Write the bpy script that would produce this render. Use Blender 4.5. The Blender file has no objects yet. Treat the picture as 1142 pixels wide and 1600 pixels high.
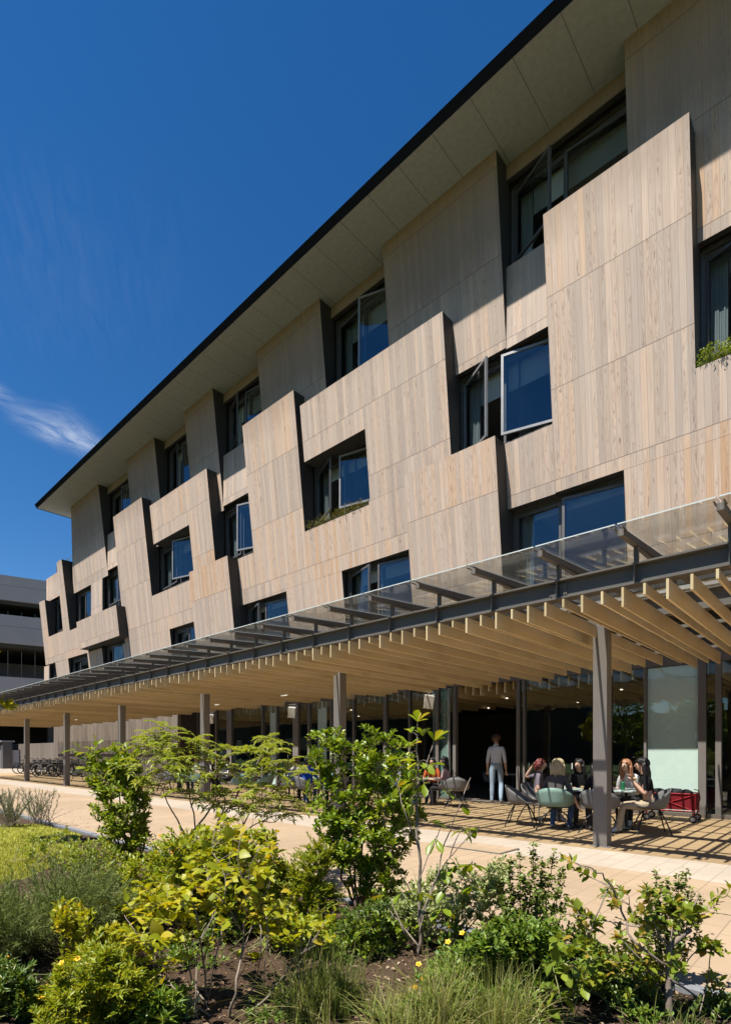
import bpy, bmesh, math, random
import numpy as np
from mathutils import Vector, Matrix, noise
R = math.radians
random.seed(7)
rng = np.random.default_rng(7)
sc = bpy.context.scene
COL = sc.collection

# ------------------------------------------------------------------ camera
AZ = math.atan2(789, 850)                      # camera heading, left of +Y
EYE = 1.3
FWD = Vector((-math.sin(AZ), math.cos(AZ), 0))
RGT = Vector((math.cos(AZ), math.sin(AZ), 0))
cam = bpy.data.cameras.new('camera')
co = bpy.data.objects.new('camera', cam)
COL.objects.link(co)
co.location = (0, 0, EYE)
co.rotation_euler = (R(90), 0, AZ)
cam.sensor_fit = 'AUTO'
cam.sensor_width = 36
cam.lens = 850 / 1600 * 36
cam.shift_y = 377 / 1600
cam.clip_end = 2000
cam.clip_start = 0.05
sc.camera = co


def gpos(px, py, z=0.0):
    """ground position that the photo shows at this pixel"""
    d = (EYE - z) * 850 / (py - 1177)
    p = FWD * d + RGT * ((px - 571) / 850 * d)
    return Vector((p.x, p.y, z))


# ------------------------------------------------------------------ helpers
class MB:
    def __init__(s):
        s.v = []; s.f = []; s.m = []

    def face(s, pts, m=0):
        n = len(s.v)
        s.v += [tuple(p) for p in pts]
        s.f.append(tuple(range(n, n + len(pts)))); s.m.append(m)

    def box(s, x0, x1, y0, y1, z0, z1, m=0, M=None):
        n = len(s.v)
        c = [(x0, y0, z0), (x1, y0, z0), (x1, y1, z0), (x0, y1, z0), (x0, y0, z1), (x1, y0, z1), (x1, y1, z1), (x0, y1, z1)]
        if M is not None: c = [tuple(M @ Vector(p)) for p in c]
        s.v += c
        for f in ((3, 2, 1, 0), (4, 5, 6, 7), (0, 1, 5, 4), (1, 2, 6, 5), (2, 3, 7, 6), (3, 0, 4, 7)):
            s.f.append(tuple(n + i for i in f)); s.m.append(m)

    def prism(s, front, back, mf=0, ms=1, mb=None):
        k = len(front); n = len(s.v)
        s.v += [tuple(p) for p in front] + [tuple(p) for p in back]
        s.f.append(tuple(range(n, n + k))); s.m.append(mf)
        s.f.append(tuple(reversed(range(n + k, n + 2 * k)))); s.m.append(ms if mb is None else mb)
        for i in range(k):
            j = (i + 1) % k
            s.f.append((n + j, n + i, n + k + i, n + k + j)); s.m.append(ms)

    def tube(s, pts, rad, n=6, m=0, cap=True):
        pts = [Vector(p) for p in pts]
        if not hasattr(rad, '__len__'): rad = [rad] * len(pts)
        base = len(s.v); u = None
        for i, p in enumerate(pts):
            a = pts[max(0, i - 1)]; b = pts[min(len(pts) - 1, i + 1)]
            t = (b - a)
            if t.length < 1e-9: t = Vector((0, 0, 1))
            t.normalize()
            if u is None:
                u = t.orthogonal().normalized()
            else:
                u = (u - t * u.dot(t))
                if u.length < 1e-6: u = t.orthogonal()
                u.normalize()
            w = t.cross(u)
            for k in range(n):
                a_ = 2 * math.pi * k / n
                s.v.append(tuple(p + (u * math.cos(a_) + w * math.sin(a_)) * rad[i]))
        for i in range(len(pts) - 1):
            for k in range(n):
                k2 = (k + 1) % n
                s.f.append((base + i * n + k, base + i * n + k2, base + (i + 1) * n + k2, base + (i + 1) * n + k)); s.m.append(m)
        if cap:
            s.f.append(tuple(base + k for k in reversed(range(n)))); s.m.append(m)
            e = base + (len(pts) - 1) * n
            s.f.append(tuple(e + k for k in range(n))); s.m.append(m)

    def disc(s, c, r, z0, z1, n=24, m=0):
        lo = [(c[0] + r * math.cos(2 * math.pi * k / n), c[1] + r * math.sin(2 * math.pi * k / n), z0) for k in range(n)]
        hi = [(p[0], p[1], z1) for p in lo]
        s.prism(hi, lo, m, m)

    def ellipsoid(s, c, r, nu=12, nv=8, m=0, M=None):
        b = len(s.v); c = Vector(c)
        for i in range(nv + 1):
            ph = math.pi * i / nv
            for j in range(nu):
                th = 2 * math.pi * j / nu
                q = Vector((r[0] * math.sin(ph) * math.cos(th), r[1] * math.sin(ph) * math.sin(th), r[2] * math.cos(ph)))
                if M is not None: q = M @ q
                s.v.append(tuple(c + q))
        for i in range(nv):
            for j in range(nu):
                j2 = (j + 1) % nu
                s.f.append((b + i * nu + j, b + (i + 1) * nu + j, b + (i + 1) * nu + j2, b + i * nu + j2)); s.m.append(m)

    def build(s, name, mats, parent=None, smooth=False, bevel=0):
        me = bpy.data.meshes.new(name)
        me.from_pydata(s.v, [], s.f)
        if not isinstance(mats, (list, tuple)): mats = [mats]
        for m in mats: me.materials.append(m)
        me.polygons.foreach_set('material_index', s.m)
        if smooth: me.polygons.foreach_set('use_smooth', [True] * len(s.f))
        me.update()
        o = bpy.data.objects.new(name, me)
        COL.objects.link(o)
        if bevel:
            b = o.modifiers.new('bevel', 'BEVEL'); b.width = bevel; b.segments = 2; b.limit_method = 'ANGLE'
        if parent is not None:
            o.parent = parent
        return o


def world_child(o, root):
    """mesh given in world coordinates under a root that sits elsewhere"""
    o.parent = root
    o.location = -root.location
    return o


def tag(o, label=None, cat=None, group=None, kind=None):
    if label: o['label'] = label
    if cat: o['category'] = cat
    if group: o['group'] = group
    if kind: o['kind'] = kind
    return o


def empty(name, loc, rz=0, label=None, cat=None, group=None):
    o = bpy.data.objects.new(name, None)
    COL.objects.link(o)
    o.empty_display_size = 0.2
    o.location = loc; o.rotation_euler = (0, 0, rz)
    return tag(o, label, cat, group)


def copy_tree(o, parent=None):
    c = o.copy(); COL.objects.link(c)
    if parent is not None:
        c.parent = parent
    for ch in list(o.children): copy_tree(ch, c)
    return c


# ------------------------------------------------------------------ materials
def newmat(name):
    m = bpy.data.materials.new(name); m.use_nodes = True
    nt = m.node_tree
    for n in list(nt.nodes): nt.nodes.remove(n)
    out = nt.nodes.new('ShaderNodeOutputMaterial')
    return m, nt, out


class NT:
    def __init__(s, nt): s.nt = nt

    def n(s, t, **kw):
        nd = s.nt.nodes.new(t)
        for k, v in kw.items():
            if k.startswith('i_'):
                key = k[2:]
                key = int(key) if key.isdigit() else key.replace('_', ' ')
                s.set(nd.inputs[key], v)
            else: setattr(nd, k, v)
        return nd

    def set(s, inp, v):
        if isinstance(v, bpy.types.NodeSocket): s.nt.links.new(v, inp)
        else: inp.default_value = v

    def math(s, op, a, b=0.0, c=None):
        nd = s.nt.nodes.new('ShaderNodeMath'); nd.operation = op
        s.set(nd.inputs[0], a); s.set(nd.inputs[1], b)
        if c is not None: s.set(nd.inputs[2], c)
        return nd.outputs[0]

    def mix(s, fac, a, b, mode='MIX'):
        nd = s.nt.nodes.new('ShaderNodeMix'); nd.data_type = 'RGBA'; nd.blend_type = mode
        s.set(nd.inputs[0], fac)
        s.set(nd.inputs[6], a if isinstance(a, bpy.types.NodeSocket) else (*a[:3], 1))
        s.set(nd.inputs[7], b if isinstance(b, bpy.types.NodeSocket) else (*b[:3], 1))
        return nd.outputs[2]

    def ramp(s, fac, stops, interp='LINEAR'):
        nd = s.nt.nodes.new('ShaderNodeValToRGB'); s.set(nd.inputs[0], fac)
        cr = nd.color_ramp; cr.interpolation = interp
        while len(cr.elements) < len(stops): cr.elements.new(0.5)
        for e, (p, c) in zip(cr.elements, stops):
            e.position = p; e.color = (*c[:3], 1) if hasattr(c, '__len__') else (c, c, c, 1)
        return nd.outputs[0]

    def comb(s, x, y, z):
        nd = s.nt.nodes.new('ShaderNodeCombineXYZ')
        for i, v in enumerate((x, y, z)): s.set(nd.inputs[i], v)
        return nd.outputs[0]

    def noise(s, vec, scale, detail=3, rough=0.5, dist=0.0):
        nd = s.nt.nodes.new('ShaderNodeTexNoise')
        if vec is not None: s.set(nd.inputs['Vector'], vec)
        nd.inputs['Scale'].default_value = scale; nd.inputs['Detail'].default_value = detail
        nd.inputs['Roughness'].default_value = rough; nd.inputs['Distortion'].default_value = dist
        return nd.outputs['Fac']

    def bsdf(s, color, rough=0.6, metal=0.0, spec=0.5, normal=None):
        nd = s.nt.nodes.new('ShaderNodeBsdfPrincipled')
        s.set(nd.inputs['Base Color'], color if isinstance(color, bpy.types.NodeSocket) else (*color[:3], 1))
        s.set(nd.inputs['Roughness'], rough); nd.inputs['Metallic'].default_value = metal
        nd.inputs['Specular IOR Level'].default_value = spec
        if normal is not None: s.set(nd.inputs['Normal'], normal)
        return nd.outputs[0]

    def bump(s, h, strength=0.3, dist=0.01):
        nd = s.nt.nodes.new('ShaderNodeBump')
        nd.inputs['Strength'].default_value = strength; nd.inputs['Distance'].default_value = dist
        s.set(nd.inputs['Height'], h)
        return nd.outputs[0]

    def obj(s):
        return s.nt.nodes.new('ShaderNodeTexCoord').outputs['Object']

    def sep(s, v):
        nd = s.nt.nodes.new('ShaderNodeSeparateXYZ'); s.set(nd.inputs[0], v)
        return nd.outputs


def plain(name, color, rough=0.5, metal=0.0, spec=0.5, var=0.12, scale=6.0, bump=0.0):
    m, nt, out = newmat(name); N = NT(nt)
    v = N.obj()
    f = N.noise(v, scale, 5, 0.6)
    c = N.mix(f, [x * (1 - var) for x in color], [min(1, x * (1 + var)) for x in color])
    nrm = N.bump(N.noise(v, scale * 12, 4), bump, 0.004) if bump else None
    nt.links.new(N.bsdf(c, N.math('ADD', N.math('MULTIPLY', f, 0.2), rough - 0.1), metal, spec, nrm), out.inputs[0])
    return m


def emis(name, color, strength):
    m, nt, out = newmat(name)
    e = nt.nodes.new('ShaderNodeEmission'); e.inputs[0].default_value = (*color, 1); e.inputs[1].default_value = strength
    nt.links.new(e.outputs[0], out.inputs[0])
    return m


def glassmat(name, tint, ior=1.6, base=0.0, dirt=0.0, dirtcol=(0.4, 0.38, 0.33), wave=0.0):
    """thin pane: see-through plus mirror reflection by angle"""
    m, nt, out = newmat(name); N = NT(nt)
    tr = nt.nodes.new('ShaderNodeBsdfTransparent'); tr.inputs[0].default_value = (*tint, 1)
    gl = nt.nodes.new('ShaderNodeBsdfGlossy'); gl.inputs['Roughness'].default_value = 0.0
    gl.inputs[0].default_value = (0.92, 0.96, 1.0, 1)
    lw = nt.nodes.new('ShaderNodeLayerWeight'); lw.inputs[0].default_value = 0.5
    f0 = ((ior - 1) / (ior + 1)) ** 2 + base          # Schlick, the same from both sides of the pane
    fac = N.math('ADD', N.math('MULTIPLY', N.math('POWER', lw.outputs['Facing'], 5.0), 1 - f0), f0)
    if wave:
        nt.links.new(N.bump(N.noise(N.obj(), 1.7, 2, 0.5), wave, 0.02), gl.inputs['Normal'])
    mx = nt.nodes.new('ShaderNodeMixShader'); N.set(mx.inputs[0], fac)
    nt.links.new(tr.outputs[0], mx.inputs[1]); nt.links.new(gl.outputs[0], mx.inputs[2])
    s = mx.outputs[0]
    if dirt:
        df = nt.nodes.new('ShaderNodeBsdfDiffuse'); df.inputs[0].default_value = (*dirtcol, 1)
        f = N.math('MULTIPLY', N.noise(N.obj(), 3.0, 6, 0.65), dirt * 2)
        m2 = nt.nodes.new('ShaderNodeMixShader'); N.set(m2.inputs[0], f)
        nt.links.new(s, m2.inputs[1]); nt.links.new(df.outputs[0], m2.inputs[2]); s = m2.outputs[0]
    nt.links.new(s, out.inputs[0])
    return m


def cladding():
    m, nt, out = newmat('weathered_wood_cladding'); N = NT(nt)
    v = N.obj(); X, Y, Z = N.sep(v)
    bx = N.math('DIVIDE', X, 0.112)
    b = N.math('FLOOR', bx); fr = N.math('FRACT', bx)
    row = N.math('FLOOR', N.math('DIVIDE', N.math('ADD', Z, 0.13), 1.78))
    wn = N.n('ShaderNodeTexWhiteNoise', noise_dimensions='2D'); N.set(wn.inputs['Vector'], N.comb(b, row, 0))
    r1 = wn.outputs['Value']
    wn2 = N.n('ShaderNodeTexWhiteNoise', noise_dimensions='2D'); N.set(wn2.inputs['Vector'], N.comb(N.math('ADD', b, 91.0), row, 0))
    r2 = wn2.outputs['Value']
    # zones of warmer and greyer boards, panel by panel
    zone = N.noise(N.comb(N.math('MULTIPLY', X, 0.30), 3.1, N.math('MULTIPLY', row, 0.9)), 1.0, 2)
    oi = N.n('ShaderNodeObjectInfo')
    zone = N.math('ADD', N.math('MULTIPLY', N.math('SUBTRACT', zone, 0.5), 1.7), 0.5)
    tone = N.math('ADD', N.math('ADD', N.math('MULTIPLY', r1, 0.46), N.math('MULTIPLY', zone, 0.50)), N.math('MULTIPLY', N.math('SUBTRACT', oi.outputs['Random'], 0.5), 0.22))
    col = N.ramp(tone, [(0.18, (0.375, 0.312, 0.262)), (0.38, (0.465, 0.372, 0.295)), (0.52, (0.525, 0.402, 0.308)),
                        (0.66, (0.575, 0.440, 0.338)), (0.80, (0.590, 0.405, 0.268)), (0.93, (0.540, 0.335, 0.190))])
    # long grain, two widths
    g = N.noise(N.comb(N.math('MULTIPLY', X, 120.0), N.math('MULTIPLY', r1, 57.0), N.math('MULTIPLY', Z, 1.5)), 1.0, 6, 0.65, 0.3)
    col = N.mix(N.ramp(g, [(0.28, 0.0), (0.66, 1.0)]), N.mix(0.55, col, (0.25, 0.165, 0.11)), col)
    g2 = N.noise(N.comb(N.math('MULTIPLY', X, 38.0), N.math('MULTIPLY', r2, 33.0), N.math('MULTIPLY', Z, 0.8)), 1.0, 4, 0.6, 0.5)
    col = N.mix(N.ramp(g2, [(0.30, 0.55), (0.50, 0.0)]), col, N.mix(0.5, col, (0.30, 0.22, 0.17)))
    # flame figure: stretched rings cut by the board, different on each board
    cx = N.math('SUBTRACT', fr, N.math('ADD', N.math('MULTIPLY', r2, 0.5), 0.25))
    sh = N.math('MULTIPLY', r1, 173.0)
    wz = N.math('ADD', N.math('MULTIPLY', Z, N.math('ADD', 0.8, N.math('MULTIPLY', r2, 1.2))), sh)
    big = N.noise(N.comb(N.math('MULTIPLY', cx, 0.9), sh, N.math('MULTIPLY', wz, 0.6)), 1.0, 2, 0.5)
    q = N.math('FRACT', N.math('MULTIPLY', N.math('ADD', big, N.math('MULTIPLY', N.math('MULTIPLY', cx, cx), 1.1)), 8.0))
    line = N.ramp(q, [(0.0, 1.0), (0.20, 0.45), (0.46, 0.0), (0.90, 0.0), (1.0, 1.0)])
    fig = N.math('MULTIPLY', line, N.ramp(r2, [(0.25, 0.0), (0.75, 0.8)]))
    col = N.mix(fig, col, N.mix(0.6, col, (0.21, 0.12, 0.075)))
    # short dark flecks down the middle of the flat sawn boards
    kn = N.noise(N.comb(N.math('MULTIPLY', cx, 5.5), N.math('MULTIPLY', r1, 90.0), N.math('MULTIPLY', Z, 6.5)), 1.0, 2, 0.5)
    mid = N.ramp(N.math('ABSOLUTE', cx), [(0.12, 1.0), (0.32, 0.0)])
    kf = N.math('MULTIPLY', N.math('MULTIPLY', N.ramp(kn, [(0.60, 0.0), (0.70, 0.85)]), mid), N.ramp(r2, [(0.30, 0.0), (0.5, 1.0)]))
    col = N.mix(kf, col, (0.15, 0.085, 0.055))
    # weather streaks running down
    st = N.noise(N.comb(N.math('MULTIPLY', X, 3.0), 1.0, N.math('MULTIPLY', Z, 0.30)), 1.0, 5, 0.6)
    col = N.mix(N.math('MULTIPLY', N.ramp(st, [(0.45, 0.0), (0.72, 0.6)]), 0.55), col, (0.40, 0.355, 0.325))
    s2 = N.noise(N.comb(N.math('MULTIPLY', X, 16.0), 8.0, N.math('MULTIPLY', Z, 0.45)), 1.0, 4, 0.6)
    s3 = N.noise(N.comb(N.math('MULTIPLY', X, 0.6), 2.0, N.math('MULTIPLY', Z, 0.6)), 1.0, 3, 0.5)
    col = N.mix(N.math('MULTIPLY', N.ramp(s2, [(0.56, 0.0), (0.70, 0.7)]), N.ramp(s3, [(0.40, 0.0), (0.62, 1.0)])), col, (0.265, 0.225, 0.195))
    # boards under the eaves: less bleached brown, with the eaves' shade painted in
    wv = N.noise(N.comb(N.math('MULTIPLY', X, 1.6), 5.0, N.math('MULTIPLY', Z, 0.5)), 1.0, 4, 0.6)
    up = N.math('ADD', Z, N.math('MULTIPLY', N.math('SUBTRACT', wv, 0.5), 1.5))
    shel_shade = N.ramp(N.math('DIVIDE', N.math('SUBTRACT', up, 11.35), 1.5), [(0.0, 0.0), (1.0, 0.93)])
    col = N.mix(shel_shade, col, N.mix(0.80, col, (0.175, 0.115, 0.070), 'MIX'))
    # board joints
    edge = N.math('ABSOLUTE', N.math('SUBTRACT', fr, 0.5))
    gap = N.ramp(edge, [(0.468, 0.0), (0.492, 1.0)])
    col = N.mix(N.math('MULTIPLY', gap, 0.55), col, (0.12, 0.09, 0.07))
    zf = N.math('FRACT', N.math('DIVIDE', N.math('ADD', Z, 0.13), 1.78))
    seam = N.math('LESS_THAN', zf, 0.0075)
    col = N.mix(N.math('MULTIPLY', seam, 0.75), col, (0.07, 0.055, 0.045))
    h = N.math('SUBTRACT', N.math('MULTIPLY', g, 0.4), gap)
    nt.links.new(N.bsdf(col, 0.75, 0, 0.3, N.bump(h, 0.35, 0.004)), out.inputs[0])
    return m


def paving(name, c1, c2, bw, bh, mortar=0.006, mc=0.55, off=0.5):
    """rectangular pavers whose long joints run towards the building"""
    m, nt, out = newmat(name); N = NT(nt)
    v = N.obj(); X, Y, Z = N.sep(v)
    br = N.n('ShaderNodeTexBrick', offset=off)
    N.set(br.inputs['Vector'], N.comb(Y, X, 0))
    br.inputs['Scale'].default_value = 1.0
    br.inputs['Brick Width'].default_value = bw; br.inputs['Row Height'].default_value = bh
    br.inputs['Mortar Size'].default_value = mortar; br.inputs['Mortar Smooth'].default_value = 0.2
    br.inputs['Bias'].default_value = 0.0
    br.inputs['Color1'].default_value = (*c1, 1); br.inputs['Color2'].default_value = (*c2, 1)
    br.inputs['Mortar'].default_value = (*[x * mc for x in c1], 1)
    n1 = N.noise(v, 0.7, 6, 0.6); n2 = N.noise(v, 35, 4, 0.7)
    col = N.mix(N.ramp(n1, [(0.35, 0.0), (0.65, 0.75)]), br.outputs['Color'], [x * 0.78 for x in c2])
    col = N.mix(N.math('MULTIPLY', n2, 0.35), col, [x * 0.6 for x in c1])
    sp = N.noise(v, 4.5, 8, 0.7)
    col = N.mix(N.ramp(sp, [(0.58, 0.0), (0.70, 0.5)]), col, [x * 0.55 for x in c1])
    h = N.math('SUBTRACT', N.math('MULTIPLY', n2, 0.3), br.outputs['Fac'])
    nt.links.new(N.bsdf(col, 0.85, 0, 0.3, N.bump(h, 0.4, 0.004)), out.inputs[0])
    return m


def timber(name, c1, c2, axis=1):
    m, nt, out = newmat(name); N = NT(nt)
    v = N.obj(); X, Y, Z = N.sep(v)
    wr = N.n('ShaderNodeTexWhiteNoise', noise_dimensions='1D'); N.set(wr.inputs['W'], N.math('FLOOR', N.math('DIVIDE', N.math('SUBTRACT', X, 3.992), 0.216)))
    rnd = wr.outputs['Value']
    sh = N.math('MULTIPLY', rnd, 40.0)
    a = [X, Y, Z]; a = [N.math('MULTIPLY', s_, 0.8 if i == axis else 22.0) for i, s_ in enumerate(a)]
    a[0] = N.math('ADD', a[0], sh)
    g = N.noise(N.comb(*a), 1.0, 6, 0.6, 0.4)
    col = N.mix(g, c1, c2)
    big = N.noise(N.comb(N.math('MULTIPLY', X, 3.0), N.math('MULTIPLY', Y, 0.9), sh), 1.0, 4, 0.6)
    col = N.mix(N.math('MULTIPLY', rnd, 0.55), col, [c1[0] * 0.62, c1[1] * 0.56, c1[2] * 0.48])
    col = N.mix(N.ramp(big, [(0.52, 0.0), (0.68, 0.45)]), col, [x * 0.55 for x in c1])
    nt.links.new(N.bsdf(col, 0.55, 0, 0.4, N.bump(g, 0.15, 0.003)), out.inputs[0])
    return m


def leafmat(name, dark, light, third=None, trans=0.32, rough=0.42, spec=0.4):
    m, nt, out = newmat(name); N = NT(nt)
    geo = N.n('ShaderNodeNewGeometry')
    stops = [(0.0, dark), (0.75, light)]
    if third: stops.append((0.97, third))
    c = N.ramp(geo.outputs['Random Per Island'], stops)
    c = N.mix(N.math('MULTIPLY', N.noise(N.obj(), 2.3, 3), 0.5), c, dark)
    b = N.bsdf(c, rough, 0, spec)
    tl = nt.nodes.new('ShaderNodeBsdfTranslucent')
    N.set(tl.inputs[0], N.mix(1.0, c, (1.5, 1.35, 0.55), 'MULTIPLY'))
    mx = nt.nodes.new('ShaderNodeMixShader'); mx.inputs[0].default_value = trans
    nt.links.new(b, mx.inputs[1]); nt.links.new(tl.outputs[0], mx.inputs[2])
    nt.links.new(mx.outputs[0], out.inputs[0])
    return m
# ------------------------------------------------------------------ sun, sky
SUN = Vector((-0.16, -1.0, 1.92)).normalized()       # towards the sun
elev = math.asin(SUN.z); azim = math.atan2(SUN.x, SUN.y)
lamp = bpy.data.lights.new('sun', 'SUN'); lamp.energy = 5.0; lamp.angle = R(0.53); lamp.color = (1.0, 0.955, 0.89)
lo = bpy.data.objects.new('sun', lamp); COL.objects.link(lo)
lo.rotation_euler = SUN.to_track_quat('Z', 'Y').to_euler()
lo.location = (0, -10, 30)
w = bpy.data.worlds.new('World'); sc.world = w; w.use_nodes = True
nt = w.node_tree; N = NT(nt)
bg = nt.nodes['Background']
sky = nt.nodes.new('ShaderNodeTexSky'); sky.sky_type = 'NISHITA'; sky.sun_disc = False
sky.sun_elevation = elev; sky.sun_rotation = azim % (2 * math.pi)
sky.air_density = 1.0; sky.dust_density = 0.0; sky.ozone_density = 4.0; sky.altitude = 200
hs = nt.nodes.new('ShaderNodeHueSaturation'); hs.inputs['Saturation'].default_value = 1.3; hs.inputs['Value'].default_value = 1.0
hs.inputs['Hue'].default_value = 0.503
nt.links.new(sky.outputs[0], hs.inputs['Color'])
# thin cirrus: a few wisps of cloud in the sky dome itself
dirv = nt.nodes.new('ShaderNodeTexCoord').outputs['Generated']
nm = N.n('ShaderNodeVectorMath', operation='NORMALIZE'); nt.links.new(dirv, nm.inputs[0]); dn = nm.outputs[0]


def cdir(px, py):
    return (FWD * 850 + RGT * (px - 571) + Vector((0, 0, 1177 - py))).normalized()


wisp = None
for (pa, pb, wd, amt) in (((40, 650), (172, 712), 0.013, 0.50), ((-60, 590), (14, 622), 0.009, 0.45), ((20, 640), (120, 665), 0.018, 0.22), ((95, 650), (150, 690), 0.012, 0.25), ((40, 250), (110, 560), 0.14, 0.025)):
    a = cdir(*pa); b = cdir(*pb); mid = ((a + b) / 2).normalized(); ax = (b - a).normalized(); L = (b - a).length / 2
    nrm = mid.cross(ax).normalized()
    d1 = N.n('ShaderNodeVectorMath', operation='DOT_PRODUCT'); nt.links.new(dn, d1.inputs[0]); d1.inputs[1].default_value = ax
    d2 = N.n('ShaderNodeVectorMath', operation='DOT_PRODUCT'); nt.links.new(dn, d2.inputs[0]); d2.inputs[1].default_value = nrm
    d3 = N.n('ShaderNodeVectorMath', operation='DOT_PRODUCT'); nt.links.new(dn, d3.inputs[0]); d3.inputs[1].default_value = mid
    wob = N.math('MULTIPLY', N.math('SUBTRACT', N.noise(dn, 9, 4, 0.6), 0.5), wd * 2.0)
    q2 = N.math('DIVIDE', N.math('ADD', d2.outputs['Value'], wob), wd)
    q1 = N.math('DIVIDE', N.math('SUBTRACT', d1.outputs['Value'], mid.dot(ax)), L)
    rr = N.math('ADD', N.math('POWER', N.math('ABSOLUTE', q1), 3.0), N.math('MULTIPLY', q2, q2))
    fall = N.math('EXPONENT', N.math('MULTIPLY', rr, -1.0))
    al = N.comb(N.math('MULTIPLY', N.math('ADD', d1.outputs['Value'], N.math('MULTIPLY', d2.outputs['Value'], 0.5)), 17.0), N.math('MULTIPLY', d2.outputs['Value'], 70.0), pa[0] * .1)
    tex = N.ramp(N.noise(al, 1.0, 7, 0.62, 0.9), [(0.34, 0.0), (0.74, 1.0)])
    f = N.math('MULTIPLY', N.math('MULTIPLY', fall, tex), amt)
    f = N.math('MULTIPLY', f, N.math('GREATER_THAN', d3.outputs['Value'], 0.3))
    wisp = f if wisp is None else N.math('ADD', wisp, f)
skyc = N.mix(wisp, hs.outputs[0], (7.5, 7.9, 8.6))
nt.links.new(skyc, bg.inputs[0]); bg.inputs[1].default_value = 0.063
sc.view_settings.view_transform = 'Standard'; sc.view_settings.look = 'None'
sc.view_settings.exposure = 1.03; sc.view_settings.gamma = 1.0
sc.render.film_transparent = False
sc.cycles.max_bounces = 10; sc.cycles.transparent_max_bounces = 24
sc.cycles.diffuse_bounces = 4; sc.cycles.glossy_bounces = 4
sc.cycles.caustics_reflective = False; sc.cycles.caustics_refractive = False
sc.cycles.sample_clamp_indirect = 6
try: sc.cycles.use_denoising = True
except Exception: pass

# ------------------------------------------------------------------ materials
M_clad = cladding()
M_dark = plain('dark_metal', (0.040, 0.038, 0.036), 0.5, 0.0, 0.3, 0.2, 2.0)
M_return = plain('dark_return_metal', (0.042, 0.038, 0.036), 0.6, 0.0, 0.25, 0.25, 1.5)
M_soffit = plain('soffit_board', (0.46, 0.43, 0.37), 0.8, 0, 0.2, 0.10, 5.0)
M_frame = plain('window_frame_metal', (0.10, 0.095, 0.095), 0.45, 0.2, 0.4, 0.1)
M_framel = plain('bright_sash_metal', (0.24, 0.235, 0.235), 0.4, 0.3, 0.5, 0.1)
M_pane = glassmat('window_pane_glass', (0.74, 0.78, 0.78), 1.55, 0.03, wave=0.45)
M_shop = glassmat('shopfront_glass', (0.90, 0.94, 0.92), 1.5, 0.015, wave=0.12)
M_canopyglass = glassmat('canopy_glass', (0.94, 0.95, 0.93), 1.6, 0.0, 0.06, (0.45, 0.46, 0.44))
M_steel = plain('painted_steel', (0.135, 0.122, 0.110), 0.65, 0.0, 0.25, 0.14, 4)
M_column = plain('column_paint', (0.165, 0.148, 0.135), 0.55, 0.0, 0.4, 0.10, 5)
M_alu = plain('bare_aluminium', (0.50, 0.50, 0.49), 0.4, 0.7, 0.5, 0.1)
M_rafter = timber('larch_rafter', (0.62, 0.475, 0.255), (0.76, 0.61, 0.37))
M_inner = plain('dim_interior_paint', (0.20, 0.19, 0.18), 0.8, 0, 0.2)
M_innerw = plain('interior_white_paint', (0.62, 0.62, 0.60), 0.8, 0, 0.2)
M_bark = plain('grey_bark', (0.20, 0.16, 0.125), 0.9, 0, 0.2, 0.35, 14, 0.5)
M_barkd = plain('brown_bark', (0.115, 0.082, 0.058), 0.9, 0, 0.2, 0.35, 14, 0.5)
M_stemg = plain('green_stem', (0.16, 0.17, 0.06), 0.7, 0, 0.3, 0.25, 14)

# ------------------------------------------------------------------ ground
def sheet(name, x0, x1, y0, y1, z, mat, nx=1, ny=1):
    b = MB()
    for i in range(nx):
        for j in range(ny):
            xa = x0 + (x1 - x0) * i / nx; xb = x0 + (x1 - x0) * (i + 1) / nx
            ya = y0 + (y1 - y0) * j / ny; yb = y0 + (y1 - y0) * (j + 1) / ny
            b.face([(xa, ya, z), (xb, ya, z), (xb, yb, z), (xa, yb, z)])
    return tag(b.build(name, mat), kind='structure')


M_ground = plain('distant_ground', (0.075, 0.115, 0.032), 0.9, 0, 0.2, 0.3, 0.3)
M_tan = paving('tan_brick_paving', (0.385, 0.285, 0.185), (0.340, 0.247, 0.158), 0.40, 0.20, 0.005, 0.50)
M_pale = paving('pale_paving', (0.415, 0.350, 0.275), (0.370, 0.310, 0.242), 0.40, 0.20, 0.005, 0.55)
M_deck = paving('terrace_tile', (0.430, 0.300, 0.165), (0.375, 0.255, 0.138), 0.30, 1.20, 0.006, 0.55)
sheet('ground', -400, 400, -300, 500, -0.03, M_ground)
sheet('path', -120, 30, 3.44, 6.42, 0.0, M_tan)
sheet('pavement', -120, 30, 6.42, 7.52, 0.0, M_pale)
sheet('terrace', -42, 30, 7.52, 12.62, 0.0, M_deck)
sheet('yard_ground', -120, -42, 7.52, 40, -0.004, M_pale)
# kerb between path and planting
b = MB(); x = -60.0
while x < 12:
    b.box(x + 0.004, x + 0.996, 3.35, 3.44, -0.1, 0.028 + random.uniform(-.004, .004)); x += 1.0
M_kerb = plain('granite_kerb', (0.165, 0.170, 0.180), 0.8, 0, 0.3, 0.25, 30, 0.2)
kb = b.build('kerb', M_kerb, bevel=0.006); tag(kb, kind='structure')


# soil of the planting bed: a lumpy sheet
def soil_h(x, y):
    n = noise.noise((x * 0.9, y * 0.9, 1.3)) * 0.06 + noise.noise((x * 3.1, y * 3.1, 4.0)) * 0.03
    n += noise.noise((x * 11, y * 11, 9.0)) * 0.016 + noise.noise((x * 27, y * 27, 2.0)) * 0.008
    edge = min(1.0, max(0.0, (3.32 - y) / 0.5))
    return 0.01 + n * (0.25 + 0.75 * edge) + 0.03 * edge


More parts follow.
